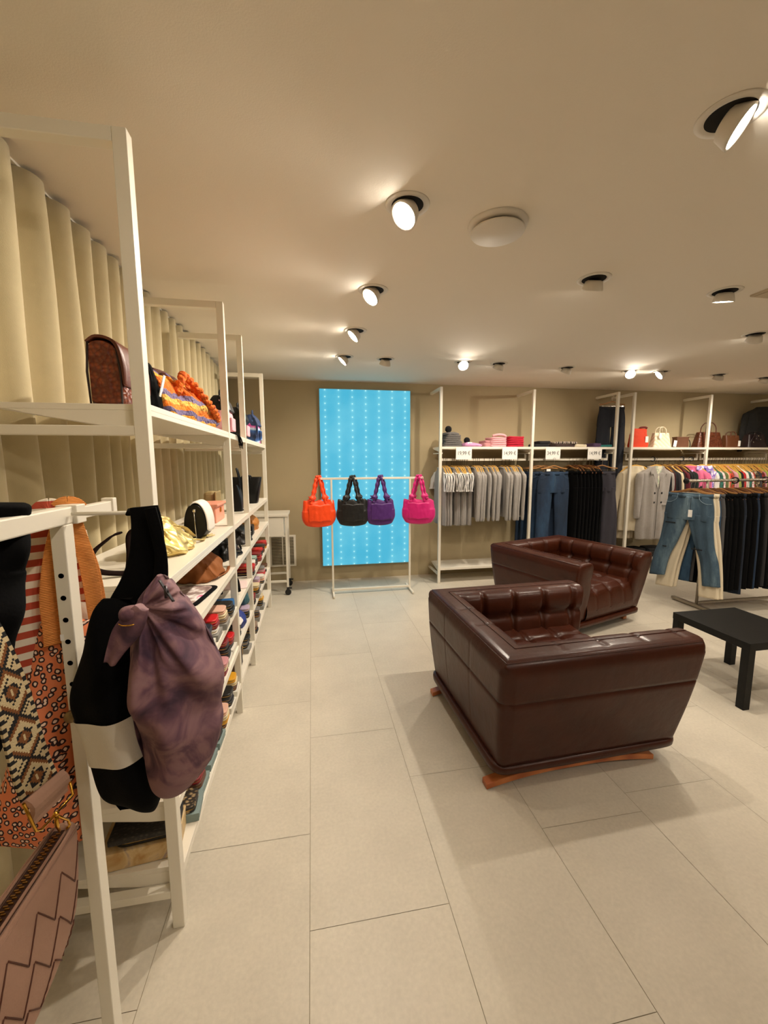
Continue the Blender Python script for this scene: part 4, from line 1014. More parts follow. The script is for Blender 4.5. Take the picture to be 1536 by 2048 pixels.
ST = [  # level, y, colours from the top down, box under them
 (0, 1.71, ['red', 'white', 'dark red', 'brown'], 'blue-grey'), (0, 1.86, ['cream', 'taupe', 'cream', 'brown'], 'blue-grey'), (0, 2.00, ['white', 'black', 'white', 'black'], 'blue-grey'),
 (0, 2.14, ['blush', 'cream', 'mustard', 'brown'], None), (0, 2.29, ['black', 'navy', 'black'], 'white'), (0, 2.45, ['mustard', 'cream', 'brown'], 'white'),
 (1, 1.95, ['grey', 'black', 'white'], None), (1, 2.08, ['brown', 'rose', 'blush', 'black'], None), (1, 2.22, ['rose', 'cream', 'dark red'], None), (1, 2.34, ['dark red', 'black', 'black', 'black'], 'white'), (1, 2.48, ['red', 'dark red', 'black'], 'white'),
 (2, 1.82, ['black', 'grey', 'black'], None), (2, 1.96, ['navy', 'black', 'navy'], 'white'), (2, 2.10, ['red', 'dark red', 'white'], 'grey'), (2, 2.24, ['blush', 'cream', 'taupe'], 'grey'), (2, 2.40, ['black', 'black', 'grey'], None),
 (2, 3.30, ['red', 'dark red', 'black'], None), (2, 3.45, ['white', 'rose', 'brown'], None), (2, 3.60, ['sage', 'black', 'brown'], None), (2, 3.76, ['dark red', 'red', 'dark red'], None), (2, 3.93, ['red', 'black', 'black'], None), (2, 4.12, ['black', 'dark red', 'brown'], None), (2, 4.32, ['red', 'dark red', 'mustard'], None),
 (1, 3.34, ['dark red', 'brown', 'black'], None), (1, 3.52, ['cream', 'mustard', 'black'], 'grey'), (1, 3.72, ['lilac', 'rose', 'grey'], 'grey'), (1, 3.92, ['white', 'blush', 'black'], None), (1, 4.15, ['grey', 'rose', 'red', 'white'], None), (1, 4.34, ['brown', 'white', 'black'], None),
 (0, 3.36, ['taupe', 'brown', 'black'], None), (0, 3.62, ['grey', 'black', 'brown'], 'grey'), (0, 3.92, ['cream', 'mustard', 'black', 'black'], 'grey'),
 (1, 2.70, ['black', 'brown', 'black'], None), (1, 3.05, ['lilac', 'black', 'black'], None), (0, 3.02, ['black', 'grey', 'black'], 'grey')]
cnt = {}
for lv, y, cols, bx in ST:
    bay = 0 if y < FY[1] else (1 if y < FY[2] else 2); cnt[(lv, bay)] = cnt.get((lv, bay), 0)+1
    z = LV[lv]; k = cnt[(lv, bay)]; rr = random.uniform(-.06, .06); xc = -.576+random.uniform(-.012, .012)
    place = '%s stack, %s, %s' % (ORD[k-1], SH[lv], BAY[bay])
    if bx: card_box(bx, .104, .058, .034, (xc, y, z), rr, '%s card box under wallets, %s' % (bx, place)); z += .0341
    m_ = len(cols)
    for i, c in enumerate(cols[::-1]):
        pos = m_-1-i; w = ['top', 'second from top', 'third from top', 'fourth from top'][pos]
        hh = .024 if c != 'black' else .026
        wallet(c, .096, .052, hh, (xc+random.uniform(-.006, .006), y+random.uniform(-.004, .004), z), rr+random.uniform(-.04, .04), '%s zip wallet, %s in %s' % (c, w, place)); z += hh+.0005
# near bottom items
t = thing('book_box', 'cream marbled book-shaped box on the lowest shelf behind the first post', 'box', (-.63, 1.46, LV[0]), .12)
MB().box((0, 0, .035), (.25, .15, .066)).build('box_body', ramp_mat('marbled_cream', 'noise', [(.3, '#b98f55'), (.55, '#d8bd8c'), (.7, '#8e7a86')], .6, s=9, dist=2), t, bevel=.003)
wallet('black', .10, .07, .028, (-.61, 1.47, LV[0]+.0685), .12, 'black wallet lying on the marbled book-shaped box')
t = thing('snake_clutch', 'dark snake print clutch with an oval badge on top of the book box', 'clutch', (-.62, 1.45, LV[0]+.098), .1)
MB().box((0, 0, .012), (.20, .14, .024)).build('clutch_body', SND, t, bevel=.005)
MB().lathe([(.0005, .001), (.010, .001), (.011, 0)], 20, xf=Matrix.Translation((.0, .0, .0245))).build('badge', GOLD, t)
wallet('snake print', .09, .055, .026, (-.575, 1.585, LV[0]+.0345), .1, 'beige snake print wallet next to the book-shaped box on the lowest shelf')
card_box('blue-grey', .104, .058, .034, (-.575, 1.585, LV[0]), .1, 'blue-grey card box under the beige snake print wallet')
flat_pouch((-.60, 1.47, LV[1]), FLOR, 'cream flower print pouch on the second lowest shelf behind the black tote', .10, .09, .03, .1)
flat_pouch((-.60, 1.70, LV[1]), ramp_mat('pink_floral', 'noise', [(.4, '#e9d9cf'), (.6, '#b56f80')], .7, s=22), 'pink flowered pouch on the second lowest shelf, near end', .10, .10, .02, -.1)
flat_pouch((-.60, 1.52, LV[2]), BLK, 'flat black pouch on the third lowest shelf, near end', .10, .12, .025, .05)
# blue and mixed pouches in the near and middle bays
flat_pouch((-.58, 2.49, LV[2]+.0), mat('royal_blue', '#1b5f9e', .5), 'bright blue pouch beside the second post, third lowest shelf', .10, .045, .06, .1)
t = thing('pouch', 'deep blue fabric pouch on the second lowest shelf, middle bay', 'pouch', (-.57, 2.88, LV[1]))
soft([(0, .08, .07, 0, 0), (.05, .09, .08, 0, 0), (.10, .05, .06, 0, 0), (.12, .01, .03, 0, 0)], seed=9, amp=.01).build('pouch_body', mat('deep_blue', '#1a2f80', .6), t)
t = thing('pouch', 'teal round pouch on the second lowest shelf beside the third post', 'pouch', (-.55, 3.12, LV[1]+.079))
soft([(0, .05, .04, 0, 0), (.03, .06, .05, 0, 0), (.08, .04, .03, 0, 0), (.09, .01, .01, 0, 0)], seed=10, amp=.006).build('pouch_body', mat('teal_fabric', '#35606a', .6), t)
t = thing('eye_mask', 'white eye mask with printed spots on the second lowest shelf edge', 'eye mask', (-.53, 2.76, LV[1]+.08), .3)
soft([(0, .045, .09, 0, 0), (.004, .048, .095, 0, 0), (.010, .046, .09, 0, 0)], e=1.8, ns=8, amp=.004).build('mask_body', mat('mask_white', '#e9e4e0', .6), t)
MB().tube(cr([(.0, -.09, .006), (-.06, -.08, .012), (-.09, 0, .012), (-.06, .08, .012), (0, .09, .006)], 30), .003, 6).build('elastic', BLK, t)
t = thing('headband', 'black padded headband on the third lowest shelf, middle bay', 'headband', (-.56, 2.78, LV[2]))
MB().tube(cr([(-.06, -.02, .02), (-.05, -.015, .09), (0, 0, .125), (.04, .01, .10), (.05, .015, .02)], 30), .02, 12).build('padded_band', BLK, t)
flat_pouch((-.57, 3.0, LV[2]), mat('blush_card', '#e7cfca', .6), 'pale pink card folder on the third lowest shelf, middle bay', .09, .10, .008, .15, False)
for j, (y, c) in enumerate(((2.70, 'brown'), (2.80, 'dark brown'))):
    t = thing('box_bag', '%s upright box bag on the lowest shelf, %s' % (c, 'just beyond the second post' if j == 0 else 'second beyond the post'), 'handbag', (-.57, y, LV[0]))
    MB().box((0, 0, .08), (.13, .07, .16), taper=.95).build('bag_body', mat('bag_'+c.replace(' ', '_'), '#5a3a1a' if j == 0 else '#2c1b12', .5), t, bevel=.006)
    MB().tube(cr([(0, -.03, .155), (0, -.028, .20), (0, 0, .215), (0, .028, .20), (0, .03, .155)], 20), .003, 6).build('handle', BLL, t)
t = thing('basket', 'small wicker basket on the lowest shelf beside the third post', 'basket', (-.56, 3.10, LV[0]+.0) if False else (-.56, 2.91, LV[0]))
MB().lathe([(.035, 0), (.042, .02), (.045, .07), (.047, .072), (.042, .07), (.038, .02)], 28).build('basket_body', ramp_mat('wicker', 'wave', [(0, '#8d6a3a'), (1, '#c6a46a')], .8, dir='Z', s=60, bump=.6), t)
MB().tube(cr([(0, -.044, .07), (0, -.04, .12), (0, 0, .14), (0, .04, .12), (0, .044, .07)], 20), .003, 6).build('handle', mat('wicker_handle', '#8d6a3a', .8), t)
# ================================================================ hangers and garments
WH = mat('hanger_wood', '#dba94e', .45); WHD = mat('hanger_wood_dark', '#6e4426', .45); WHM = mat('hanger_wood_mid', '#a0703c', .45)
_hang = {}
def hanger(kind, loc, rz, label, grp):
    """wooden hanger, origin where the hook sits on the rail; shoulders along local y"""
    if kind not in _hang:
        t = thing('coat_hanger', label, 'hanger', loc, rz, grp)
        w = {'light': .20, 'dark': .20, 'clip': .19}[kind]; m = {'dark': WHD, 'clip': WHM, 'light': WH}[kind]
        drop = .030 if kind == 'clip' else .095
        P = cr([(0, -w, -.125-drop+.03), (0, -w*.6, -.118), (0, -w*.25, -.097), (0, 0, -.085), (0, w*.25, -.097), (0, w*.6, -.118), (0, w, -.125-drop+.03)], 18)
        MB().tube(P, 0, flat=(.009, .017), up=(1, 0, 0)).build('wooden_bow', m, t)
        hk = [(0, .012, -.012), (0, .020, .004), (0, .008, .016), (0, -.008, .014), (0, -.013, .0), (0, -.002, -.03), (0, 0, -.09)]
        MB().tube(cr(hk, 20), .0022, 6).build('hook', BLACKP if kind == 'light' else CHROME, t)
        if kind == 'clip':
            MB().b2((-.003, -.17, -.150), (.003, .17, -.145)).b2((-.009, -.165, -.175), (.009, -.135, -.14)).b2((-.009, .135, -.175), (.009, .165, -.14)).build('clip_bar', CHROME, t)
        _hang[kind] = t; return t
    return dup(_hang[kind], loc, rz, label, grp)
def shirt(name, label, cat, loc, rz, mats, hw=.215, length=.62, slen=.56, th=.045, sleeve_w=.075, neck=.07, seed=0, grp=None, cuff=True, front_open=False, splay=.06, hem=1.0, mfun=None, sx=.34):
    """torso and two hanging sleeves; local origin on the rail, shoulders along y, chest towards -x"""
    t = thing(name, label, cat, loc, rz, grp); zt = -.095
    R = []
    rows = cr([(0, neck, .02), (-.012, neck+.03, .03), (-.040, hw*.60, th*.7), (-.085, hw*.93, th*.9), (-.15, hw*.98, th*1.1), (-length*.5, hw*.95, th*1.1), (-length*.85, hw*1.0*hem, th*1.05), (-length, hw*.97*hem, th*.95)], 34)
    n = 60
    for i, (z, hy, hx) in enumerate(rows):
        r = []; f = i/33
        for k in range(n):
            c, s_ = se(2*pi*k/n, 2.5)
            fo = 1+.28*f*sin(c*11+seed+2*f)+.2*nz(c*4, seed, z*6)
            r.append(Vector((s_*hx*fo, c*hy, zt+z+(.012*(c*c)*(-1) if i < 3 else 0))))
        R.append(r)
    m = MB()
    if mfun: m.rings(R, [mfun(R[i][a], False, a) for i in range(len(R)-1) for a in range(n)])
    else: m.rings(R)
    m.build('torso', mats, t)
    for s_ in (-1, 1):
        P = cr([(0, s_*hw*.80, zt-.075, sleeve_w*.5), (-.004, s_*(hw*.99), zt-.13, sleeve_w*.66), (-.012, s_*(hw+splay*.4), zt-.13-slen*.3, sleeve_w*.62), (-.022, s_*(hw+splay*.75), zt-.13-slen*.65, sleeve_w*.54), (-.026, s_*(hw+splay), zt-.13-slen*.94, sleeve_w*.48), (-.026, s_*(hw+splay), zt-.13-slen, sleeve_w*(.38 if cuff else .56))], 26)
        Rr = []
        for i, (x, y, z, w_) in enumerate(P):
            Rr.append([Vector((x+sin(a)*w_*sx*(1+.15*sin(a*3+i*.5+seed)), y+cos(a)*w_*.62*(1+.10*nz(z*20, a, seed)), z+.3*s_*cos(a)*w_*(-.6 if i < 3 else -.15))) for a in [2*pi*k/20 for k in range(20)]])
        sm = MB()
        if mfun: sm.rings(Rr, [mfun(Rr[i][a], True, (a-(0 if s_ > 0 else 10)+10) % 20-10) for i in range(len(Rr)-1) for a in range(20)])
        else: sm.rings(Rr)
        so = sm.build('sleeve', mats, t)
    if neck < .1:
        MB().tube([Vector((.022*cos(a), (neck*.95)*sin(a), zt+.004-.014*(abs(sin(a))**2)-(.012 if cos(a) < 0 else 0))) for a in [2*pi*k/28 for k in range(28)]], .006, 8, closed=True).build('collar', mats[0] if isinstance(mats, list) else mats, t)
    return t
def trousers(name, label, cat, loc, rz, mats, hw=.20, length=1.0, th=.022, leg=.095, splay=.05, seed=0, grp=None, rise=.25, top=-.15, flare=1.0, mfun=None, xlean=0):
    """trousers clipped at the waistband; waist along y, front towards -x"""
    t = thing(name, label, cat, loc, rz, grp); m = MB()
    R = []; n = 56
    for i, (z, hy, hx) in enumerate(cr([(0, hw, th*.7), (-.035, hw*1.01, th*.8), (-.04, hw*1.0, th*.9), (-rise*.6, hw*1.10, th*1.15), (-rise, hw*1.13, th*1.2), (-rise-.03, hw*1.12, th*1.1)], 18)):
        R.append([Vector((s_*hx*(1+.22*sin(c*9+seed)), c*hy, top+z+(.012*(1-c*c)*(-1 if s_ < 0 else 0) if i < 3 else 0))) for c, s_ in [se(2*pi*k/n, 3) for k in range(n)]])
    def addr(R, n_):
        if mfun: m.rings(R, [mfun(R[i][a]) for i in range(len(R)-1) for a in range(n_)])
        else: m.rings(R)
    addr(R, n)
    for s_ in (-1, 1):
        Rr = []
        for i, (z, cy, w_) in enumerate(cr([(-rise+.03, s_*hw*.57, hw*.56), (-rise-.06, s_*hw*.60, hw*.53), (-rise-.28, s_*(hw*.60+splay*.35), leg*1.0), (-length*.75, s_*(hw*.6+splay*.75), leg*.92*flare), (-length, s_*(hw*.6+splay), leg*.90*flare)], 30)):
            Rr.append([Vector((sn*th*(1.05+.25*sin(c*7+z*5+seed))+xlean*z*s_, cy+c*w_, top+z-.01*(i == 29)*c)) for c, sn in [se(2*pi*k/32, 3) for k in range(32)]])
        addr(Rr, 32)
    m.build('trouser_legs', mats, t)
    wb = MB(); wb.rings([[Vector((s2*(th*.8+.003), c*(hw+.004), top+z+(.012*(1-c*c)*(-1 if s2 < 0 else 0)))) for c, s2 in [se(2*pi*k/n, 3) for k in range(n)]] for z in (.002, -.038)], 0, True, False)
    wb.build('waistband', mats[0] if isinstance(mats, list) else mats, t).modifiers.new('s', 'SOLIDIFY').thickness = .002
    return t
def copyset(proto, loc, rz, label, grp=None): return dup(proto, loc, rz, label, grp)
GM = mat('grey_marl', '#98928b', .9, bump=.25, bscale=60, var=.06, vscale=30); GM2 = mat('light_grey_jersey', '#96918c', .9, bump=.2, bscale=50)
DST = mat('black_stripe', '#1b1a1c', .9); WJ = mat('white_jersey', '#ddd8d2', .9, bump=.15, bscale=50)
RZ = 1.617
# striped-sleeve T-shirts ------------------------------------------------
def tsm(P, sleeve, a):
    if sleeve: return 1 if a in (-4, -2, 0, 2) else 2
    return 0
tx = [887, 892, 896, 899, 910, 914, 919, 922.5, 927, 931, 936, 941]
GT = 'grey T-shirts with striped sleeves'; GH = 'light wooden hangers of the left bay'
prot = None
for i, u in enumerate(tx):
    x = at(u, 940, 'y', 4.95).x; rz = radians(random.uniform(-4, 4)+(6 if i < 8 else -2)); loc = (x+.02, RAILY, RZ)
    lb = '%s grey T-shirt with black striped sleeves, counted from the left of the rail' % ORD[i]
    if prot is None: prot = shirt('t_shirt', lb, 't-shirt', loc, rz, [GM2, DST, WJ], hw=.21, length=.75, slen=.17, th=.028, sleeve_w=.15, cuff=False, splay=.05, mfun=tsm, seed=1, grp=GT)
    else: copyset(prot, loc, rz, lb)
    hanger('light', loc, rz, 'wooden hanger holding the %s grey striped-sleeve T-shirt' % ORD[i], GH)
# sweatshirts ---------------------------------------------------------------
sx_ = [954, 958, 962, 966, 976, 987, 993, 997.5, 1013, 1020, 1028, 1032, 1036.5, 1045]
protos = []
for i, u in enumerate(sx_):
    x = at(u, 940, 'y', 4.95).x+.02; rz = radians(random.uniform(-3, 3)-2); loc = (x, RAILY, RZ)
    lb = '%s plain grey sweatshirt, counted from the striped T-shirts' % ORD[i]
    if len(protos) < 2: q = shirt('sweatshirt', lb, 'sweatshirt', loc, rz, GM if i else GM2, hw=.225, length=.66, slen=.56, th=.032, sleeve_w=.105, seed=i*3+2, grp='grey sweatshirts', splay=.035); protos.append(q)
    else: q = copyset(protos[i % 2], loc, rz, lb)
    hanger('light', loc, rz, 'wooden hanger holding the %s plain grey sweatshirt' % ORD[i], GH)
# blue jeans facing out on the second bay ------------------------------------------
def denim(name, a, b_, c):
    m, nt, bb_ = new_mat(name); N = nt.nodes; L = nt.links
    tc = N.new('ShaderNodeTexCoord'); n1 = N.new('ShaderNodeTexNoise'); n1.inputs['Scale'].default_value = 4; n1.inputs['Detail'].default_value = 6; n1.inputs['Roughness'].default_value = .7
    mp = N.new('ShaderNodeMapping'); mp.inputs['Scale'].default_value = (1, 1, .35); L.new(tc.outputs['Object'], mp.inputs[0]); L.new(mp.outputs[0], n1.inputs['Vector'])
    r = N.new('ShaderNodeValToRGB'); el = r.color_ramp.elements; el.new(.5)
    for e_, (p, cc) in zip(el, ((.3, a), (.52, b_), (.72, c))): e_.position = p; e_.color = lin(cc)
    L.new(n1.outputs['Fac'], r.inputs[0]); L.new(r.outputs[0], bb_.inputs['Base Color']); bb_.inputs['Roughness'].default_value = .9
    n2 = N.new('ShaderNodeTexNoise'); n2.inputs['Scale'].default_value = 300; L.new(tc.outputs['Object'], n2.inputs['Vector'])
    bp = N.new('ShaderNodeBump'); bp.inputs['Strength'].default_value = .3; bp.inputs['Distance'].default_value = .004; L.new(n2.outputs['Fac'], bp.inputs['Height']); L.new(bp.outputs[0], bb_.inputs['Normal'])
    return m
DB = denim('dark_blue_denim', '#101d2e', '#182c44', '#26435f'); LBL = denim('washed_denim', '#263746', '#3d5364', '#6a808c'); NAVD = denim('navy_denim', '#0d1420', '#141e2d', '#1d2b40')
j0 = None
for i, (dx, y) in enumerate(((.0, 4.96), (-.07, 5.07), (-.10, 5.16), (-.12, 5.25))):
    loc = (3.17+dx, y, RZ); rz = radians(90-4*i)
    lb = ['blue denim jeans facing out at the front of the middle bay', 'dark blue jeans directly behind the front pair', 'third pair of dark blue jeans behind the front pair', 'rearmost dark blue jeans in the middle bay'][i]
    if j0 is None:
        j0 = trousers('jeans', lb, 'jeans', loc, rz, DB, hw=.205, length=1.02, leg=.098, splay=.02, th=.03, top=-.165, grp='blue jeans of the middle bay')
        fp_ = MB()
        for s_ in (-1, 1): fp_.tube(cr([(-.034, s_*.11, -.172), (-.038, s_*.12, -.215), (-.036, s_*.16, -.245), (-.030, s_*.205, -.250)], 16), .0016, 5)
        fp_.tube(cr([(-.032, .0, -.21), (-.038, .0, -.30), (-.038, .01, -.36)], 12), .0016, 5).build('pocket_seams', LBL, j0)
    else: copyset(j0, loc, rz, lb)
    hanger('clip', loc, rz, 'wooden clip hanger of the %s jeans in the middle bay' % ['front', 'second', 'third', 'rearmost'][i], 'clip hangers of the middle bay')
MB_l = tag(MB().box((3.07, 4.925, 1.475), (.055, .003, .03)).build('size_label', TAGM), 'white paper size label on the waistband of the front blue jeans', 'label')
# black trousers then a checked pair facing out
BKT = mat('black_trouser_cloth', '#060607', .9, bump=.1, bscale=120, spec=.15)
def check_mat(name, base, l1, l2, s=34, r=.9):
    m, nt, bb_ = new_mat(name); N = nt.nodes; L = nt.links
    tc = N.new('ShaderNodeTexCoord'); sx = N.new('ShaderNodeSeparateXYZ'); L.new(tc.outputs['Object'], sx.inputs[0])
    def line(axis, w, sc_):
        f = mth('FRACT', mth('MULTIPLY', sx.outputs[axis], sc_), 0); return mth('LESS_THAN', f, w)
    v = mth('ADD', mth('MULTIPLY', line('Y', .16, s), .5), mth('MULTIPLY', line('Z', .16, s), .5)); v = mth('ADD', v, mth('MULTIPLY', line('Z', .4, s/4), .25))
    rr_ = N.new('ShaderNodeValToRGB'); el = rr_.color_ramp.elements; el.new(.5)
    for e_, (p, cc) in zip(el, ((0, base), (.5, l1), (1, l2))): e_.position = p; e_.color = lin(cc)
    L.new(v, rr_.inputs[0]); L.new(rr_.outputs[0], bb_.inputs['Base Color']); bb_.inputs['Roughness'].default_value = r
    return m
CHKD = check_mat('dark_check', '#26252b', '#36333b', '#4b4550'); CHKG = check_mat('blue_check', '#131419', '#1d2029', '#2a2f3b', 16)
b0 = None
for i in range(8):
    loc = (3.50+.052*i, RAILY+.0, RZ); rz = radians(random.uniform(-4, 4)+4)
    lb = '%s black trousers on the rail, counted from the blue jeans' % ORD[i]
    if b0 is None: b0 = trousers('trousers', lb, 'trousers', loc, rz, BKT, hw=.19, length=1.02, leg=.10, splay=.01, th=.018, top=-.16, grp='black trousers of the middle bay')
    else: copyset(b0, loc, rz, lb)
    hanger('dark' if i % 3 else 'clip', loc, rz, 'wooden hanger of the %s black trousers beside the blue jeans' % ORD[i], 'hangers of the black trousers')
loc = (3.93, 5.02, RZ); q = trousers('trousers', 'dark grey checked wide trousers with white tag facing out on the rail', 'trousers', loc, radians(62), CHKD, hw=.165, length=1.05, leg=.105, splay=.03, th=.03, top=-.165, flare=1.1)
MB().box((-.04, .04, -.26), (.002, .02, .05)).build('hang_tag', TAGM, q)
hanger('clip', loc, radians(62), 'dark clip hanger holding the checked trousers that face out', 'clip hangers of the middle bay')
# outfit hung high between the two units
loc = (4.17, 5.20, 2.50)
hanger('clip', loc, radians(86), 'light clip hanger high between the two shelving units', None)
q = trousers('trousers', 'long black and checked trousers hung high between the shelving units', 'trousers', loc, radians(86), CHKG, hw=.185, length=1.06, leg=.105, splay=.0, th=.03, top=-.155)
BCO = mat('black_wool', '#060607', .95, bump=.2, bscale=100, spec=.15)
shirt('coat', 'black coat hanging low between the two shelving units', 'coat', (4.24, 5.27, 1.42), radians(84), BCO, hw=.20, length=.86, slen=.52, th=.06, seed=5)
GLI = ramp_mat('dark_glitter', 'noise', [(.45, '#15130f'), (.62, '#3f3a2c'), (.7, '#6d6653')], .5, s=60)
shirt('jacket', 'short dark patterned jacket behind the black coat between the units', 'jacket', (4.03, 5.33, 1.50), radians(88), GLI, hw=.15, length=.55, slen=.42, th=.04, seed=9)
# grey double breasted coat -----------------------------------------------------------
CG = mat('grey_wool_coat', '#9d968f', .95, bump=.25, bscale=150, sheen=.2, var=.04, vscale=40)
def coat(loc, rz, m, label, lining=True):
    t = shirt('coat', label, 'coat', loc, rz, m, hw=.235, length=1.03, slen=.60, th=.065, sleeve_w=.13, neck=.10, seed=3, splay=.03, hem=1.02, sx=.55)
    for s_ in (-1, 1):  # lapels: notched wedges
        V = [(-.050, s_*.05, -.085), (-.066, s_*.135, -.175), (-.070, s_*.125, -.215), (-.072, s_*.10, -.205), (-.078, s_*.012, -.42), (-.066, s_*.02, -.25)]
        V2 = [(x-.008, y, z) for x, y, z in V]
        f = [(0, 1, 2, 3, 4, 5), (11, 10, 9, 8, 7, 6)]+[(j, 6+j, 6+(j+1) % 6, (j+1) % 6) for j in range(6)]
        MB().add(V+V2, f).build('lapel', m, t, bevel=.003)
    MB().box((-.074, -.10, -.63), (.010, .14, .030), rot=Matrix.Rotation(.0, 3, 'X')).build('pocket_flap', m, t, bevel=.003)
    bt = mat('dark_button', '#17181c', .3)
    for y in (-.055, .055):
        for z in (-.47, -.60): MB().lathe([(.013, 0), (.014, .004), (.010, .006), (.0005, .004)], 18, xf=Matrix.Translation((-.078, y, z)) @ Matrix.Rotation(-pi/2, 4, 'Y')).build('button', bt, t)
    MB().b2((-.079, -.002, -1.10), (-.072, .002, -.42)).build('front_edge', mat('coat_seam', '#6d6862', .95), t)
    if lining: MB().add([(-.062, -.055, -.10), (-.062, .055, -.10), (-.070, .0, -.40), (-.055, 0, -.10)], [(0, 2, 1), (0, 1, 3), (0, 3, 2), (1, 2, 3)]).build('lining', ramp_mat('cream_print_lining', 'noise', [(.4, '#e8e0c8'), (.6, '#a9b8a0')], .7, s=40), t)
    return t
coat((4.73, 4.97, RZ), radians(88), CG, 'long light grey double-breasted coat facing out on the right rail')
hanger('light', (4.73, 4.97, RZ), radians(88), 'wooden hanger of the light grey double-breasted coat', None)
CHC = check_mat('cream_check', '#b8a98a', '#d8cbb0', '#8d7c5f', 22)
shirt('coat', 'cream checked coat hanging just left of the grey coat', 'coat', (4.50, 5.07, RZ), radians(70), CHC, hw=.19, length=.92, slen=.58, th=.05, sleeve_w=.12, seed=8)
hanger('light', (4.50, 5.07, RZ), radians(70), 'wooden hanger of the cream checked coat', None)
shirt('coat', 'pale beige coat behind the checked one at the left end of the right rail', 'coat', (4.44, 5.20, RZ), radians(80), mat('pale_beige_wool', '#bfb19a', .9), hw=.18, length=1.05, slen=.56, th=.05, seed=12)
# dark row behind, then pink and violet jackets, then blouses
DK = [('black', '#121113'), ('dark red', '#4a1116'), ('black', '#121113'), ('charcoal', '#27252a'), ('cream', '#cfc0a0'), ('black', '#121113'), ('burgundy', '#5a1620'), ('black', '#121113'), ('black', '#121113'), ('dark green', '#16241c'), ('black', '#121113'), ('charcoal', '#27252a')]
pr_ = {}
def quick(kind, name, cat, col, hexc, loc, rz, label, grp, **kw):
    key = (kind, col)
    if key not in pr_:
        m = kw.pop('m', None) or mat('cloth_'+kind+'_'+col.replace(' ', '_'), hexc, .9, bump=.15, bscale=60)
        fn = shirt if kind != 'trousers' else trousers
        pr_[key] = fn(name, label, cat, loc, rz, m, grp=grp, **kw); return pr_[key]
    return copyset(pr_[key], loc, rz, label, grp)
for i, (c, h_) in enumerate(DK):
    loc = (4.90+.047*i, RAILY+.03, RZ); rz = radians(random.uniform(-5, 5)+12)
    quick('jacket', 'jacket', 'jacket', c, h_, loc, rz, '%s jacket, %s in the row behind the grey coat' % (c, ORD[i]), 'dark jackets on the right rail', hw=.21, length=.70, slen=.52, th=.022, sleeve_w=.10, seed=i)
    hanger('light' if i % 2 else 'dark', loc, rz, 'wooden hanger of the %s jacket behind the grey coat' % ORD[i], 'hangers of the dark jackets')
shirt('jacket', 'pink jacket hanging just left of the violet tie-dye one', 'jacket', (5.36, 5.04, RZ), radians(40), mat('pink_fleece', '#d9688f', .85), hw=.20, length=.62, slen=.5, th=.045, sleeve_w=.12, seed=21)
hanger('light', (5.36, 5.04, RZ), radians(40), 'wooden hanger of the pink jacket', None)
TDV = ramp_mat('violet_tie_dye', 'noise', [(.38, '#7d66b8'), (.5, '#b09bd6'), (.58, '#e9e2f0')], .8, s=12, d=3, dist=1.5)
vj = shirt('jacket', 'white and violet tie-dye jacket with collar facing out on the rail', 'jacket', (5.50, 4.98, RZ), radians(78), TDV, hw=.20, length=.60, slen=.48, th=.05, sleeve_w=.13, seed=22)
for s_ in (-1, 1): MB().add([(-.05, 0, -.12), (-.04, s_*.10, -.095), (-.065, s_*.12, -.15), (-.07, s_*.03, -.19), (-.06, 0, -.12), (-.05, s_*.10, -.09)], [(0, 1, 2, 3), (4, 3, 2, 5), (0, 4, 5, 1), (1, 5, 2), (0, 3, 4)]).build('collar_point', TDV, vj)
hanger('light', (5.50, 4.98, RZ), radians(78), 'wooden hanger of the violet tie-dye jacket', None)
BL = [('white', '#ddd8cf', None), ('olive', '#59663a', None), ('multicoloured', '', [(.4, '#1d1a14'), (.5, '#b3321c'), (.62, '#3f6b2e')]), ('red print', '', [(.42, '#a31c1c'), (.55, '#1d1414'), (.7, '#d98a3c')]), ('black', '#131214', None), ('teal print', '', [(.4, '#1a3a36'), (.6, '#2f6b5c')]),
      ('peach', '#caa486', None), ('black floral', '', [(.45, '#161314'), (.6, '#7f6a4c'), (.7, '#c8b79c')]), ('rose', '#c68d95', None), ('red', '#b32024', None), ('pink print', '', [(.4, '#d98f9a'), (.55, '#efe3df'), (.7, '#b93a4a')]), ('coral', '#d1503c', None), ('dark grey', '#35333a', None), ('lime', '#9aa84c', None)]
n = 26
for i in range(n):
    c, h_, st = BL[(i*5+i//7) % 14] if i else BL[0]
    loc = (5.68+.046*i+random.uniform(-.012, .012), RAILY, RZ); rz = radians(random.uniform(-5, 5)+4)
    m = ramp_mat('blouse_'+c.replace(' ', '_'), 'noise', st, .8, s=26, d=3) if st else None
    quick('blouse', 'blouse', 'blouse', c, h_ or '#888888', loc, rz, '%s blouse, %s in the row right of the violet jacket' % (c, ORD[i]), 'blouses on the right rail', m=m, hw=.20, length=.58, slen=.42, th=.026, sleeve_w=.11, seed=i)
    hanger('light', loc, rz, 'wooden hanger in the closely packed row of colourful blouses', 'hangers of the colourful blouses')
# high hung black knit sweater at the right edge
KNB = ramp_mat('black_knit', 'wave', [(0, '#0f0f10'), (1, '#3a3a38')], .95, dir='Z', s=38, dist=1.5, bump=.4)
shirt('sweater', 'black ribbed knit sweater hung high above the handbags at the right edge', 'sweater', (6.86, 5.28, 2.50), radians(90), KNB, hw=.33, length=.60, slen=.55, th=.06, sleeve_w=.14, seed=31, neck=.12, splay=.08)
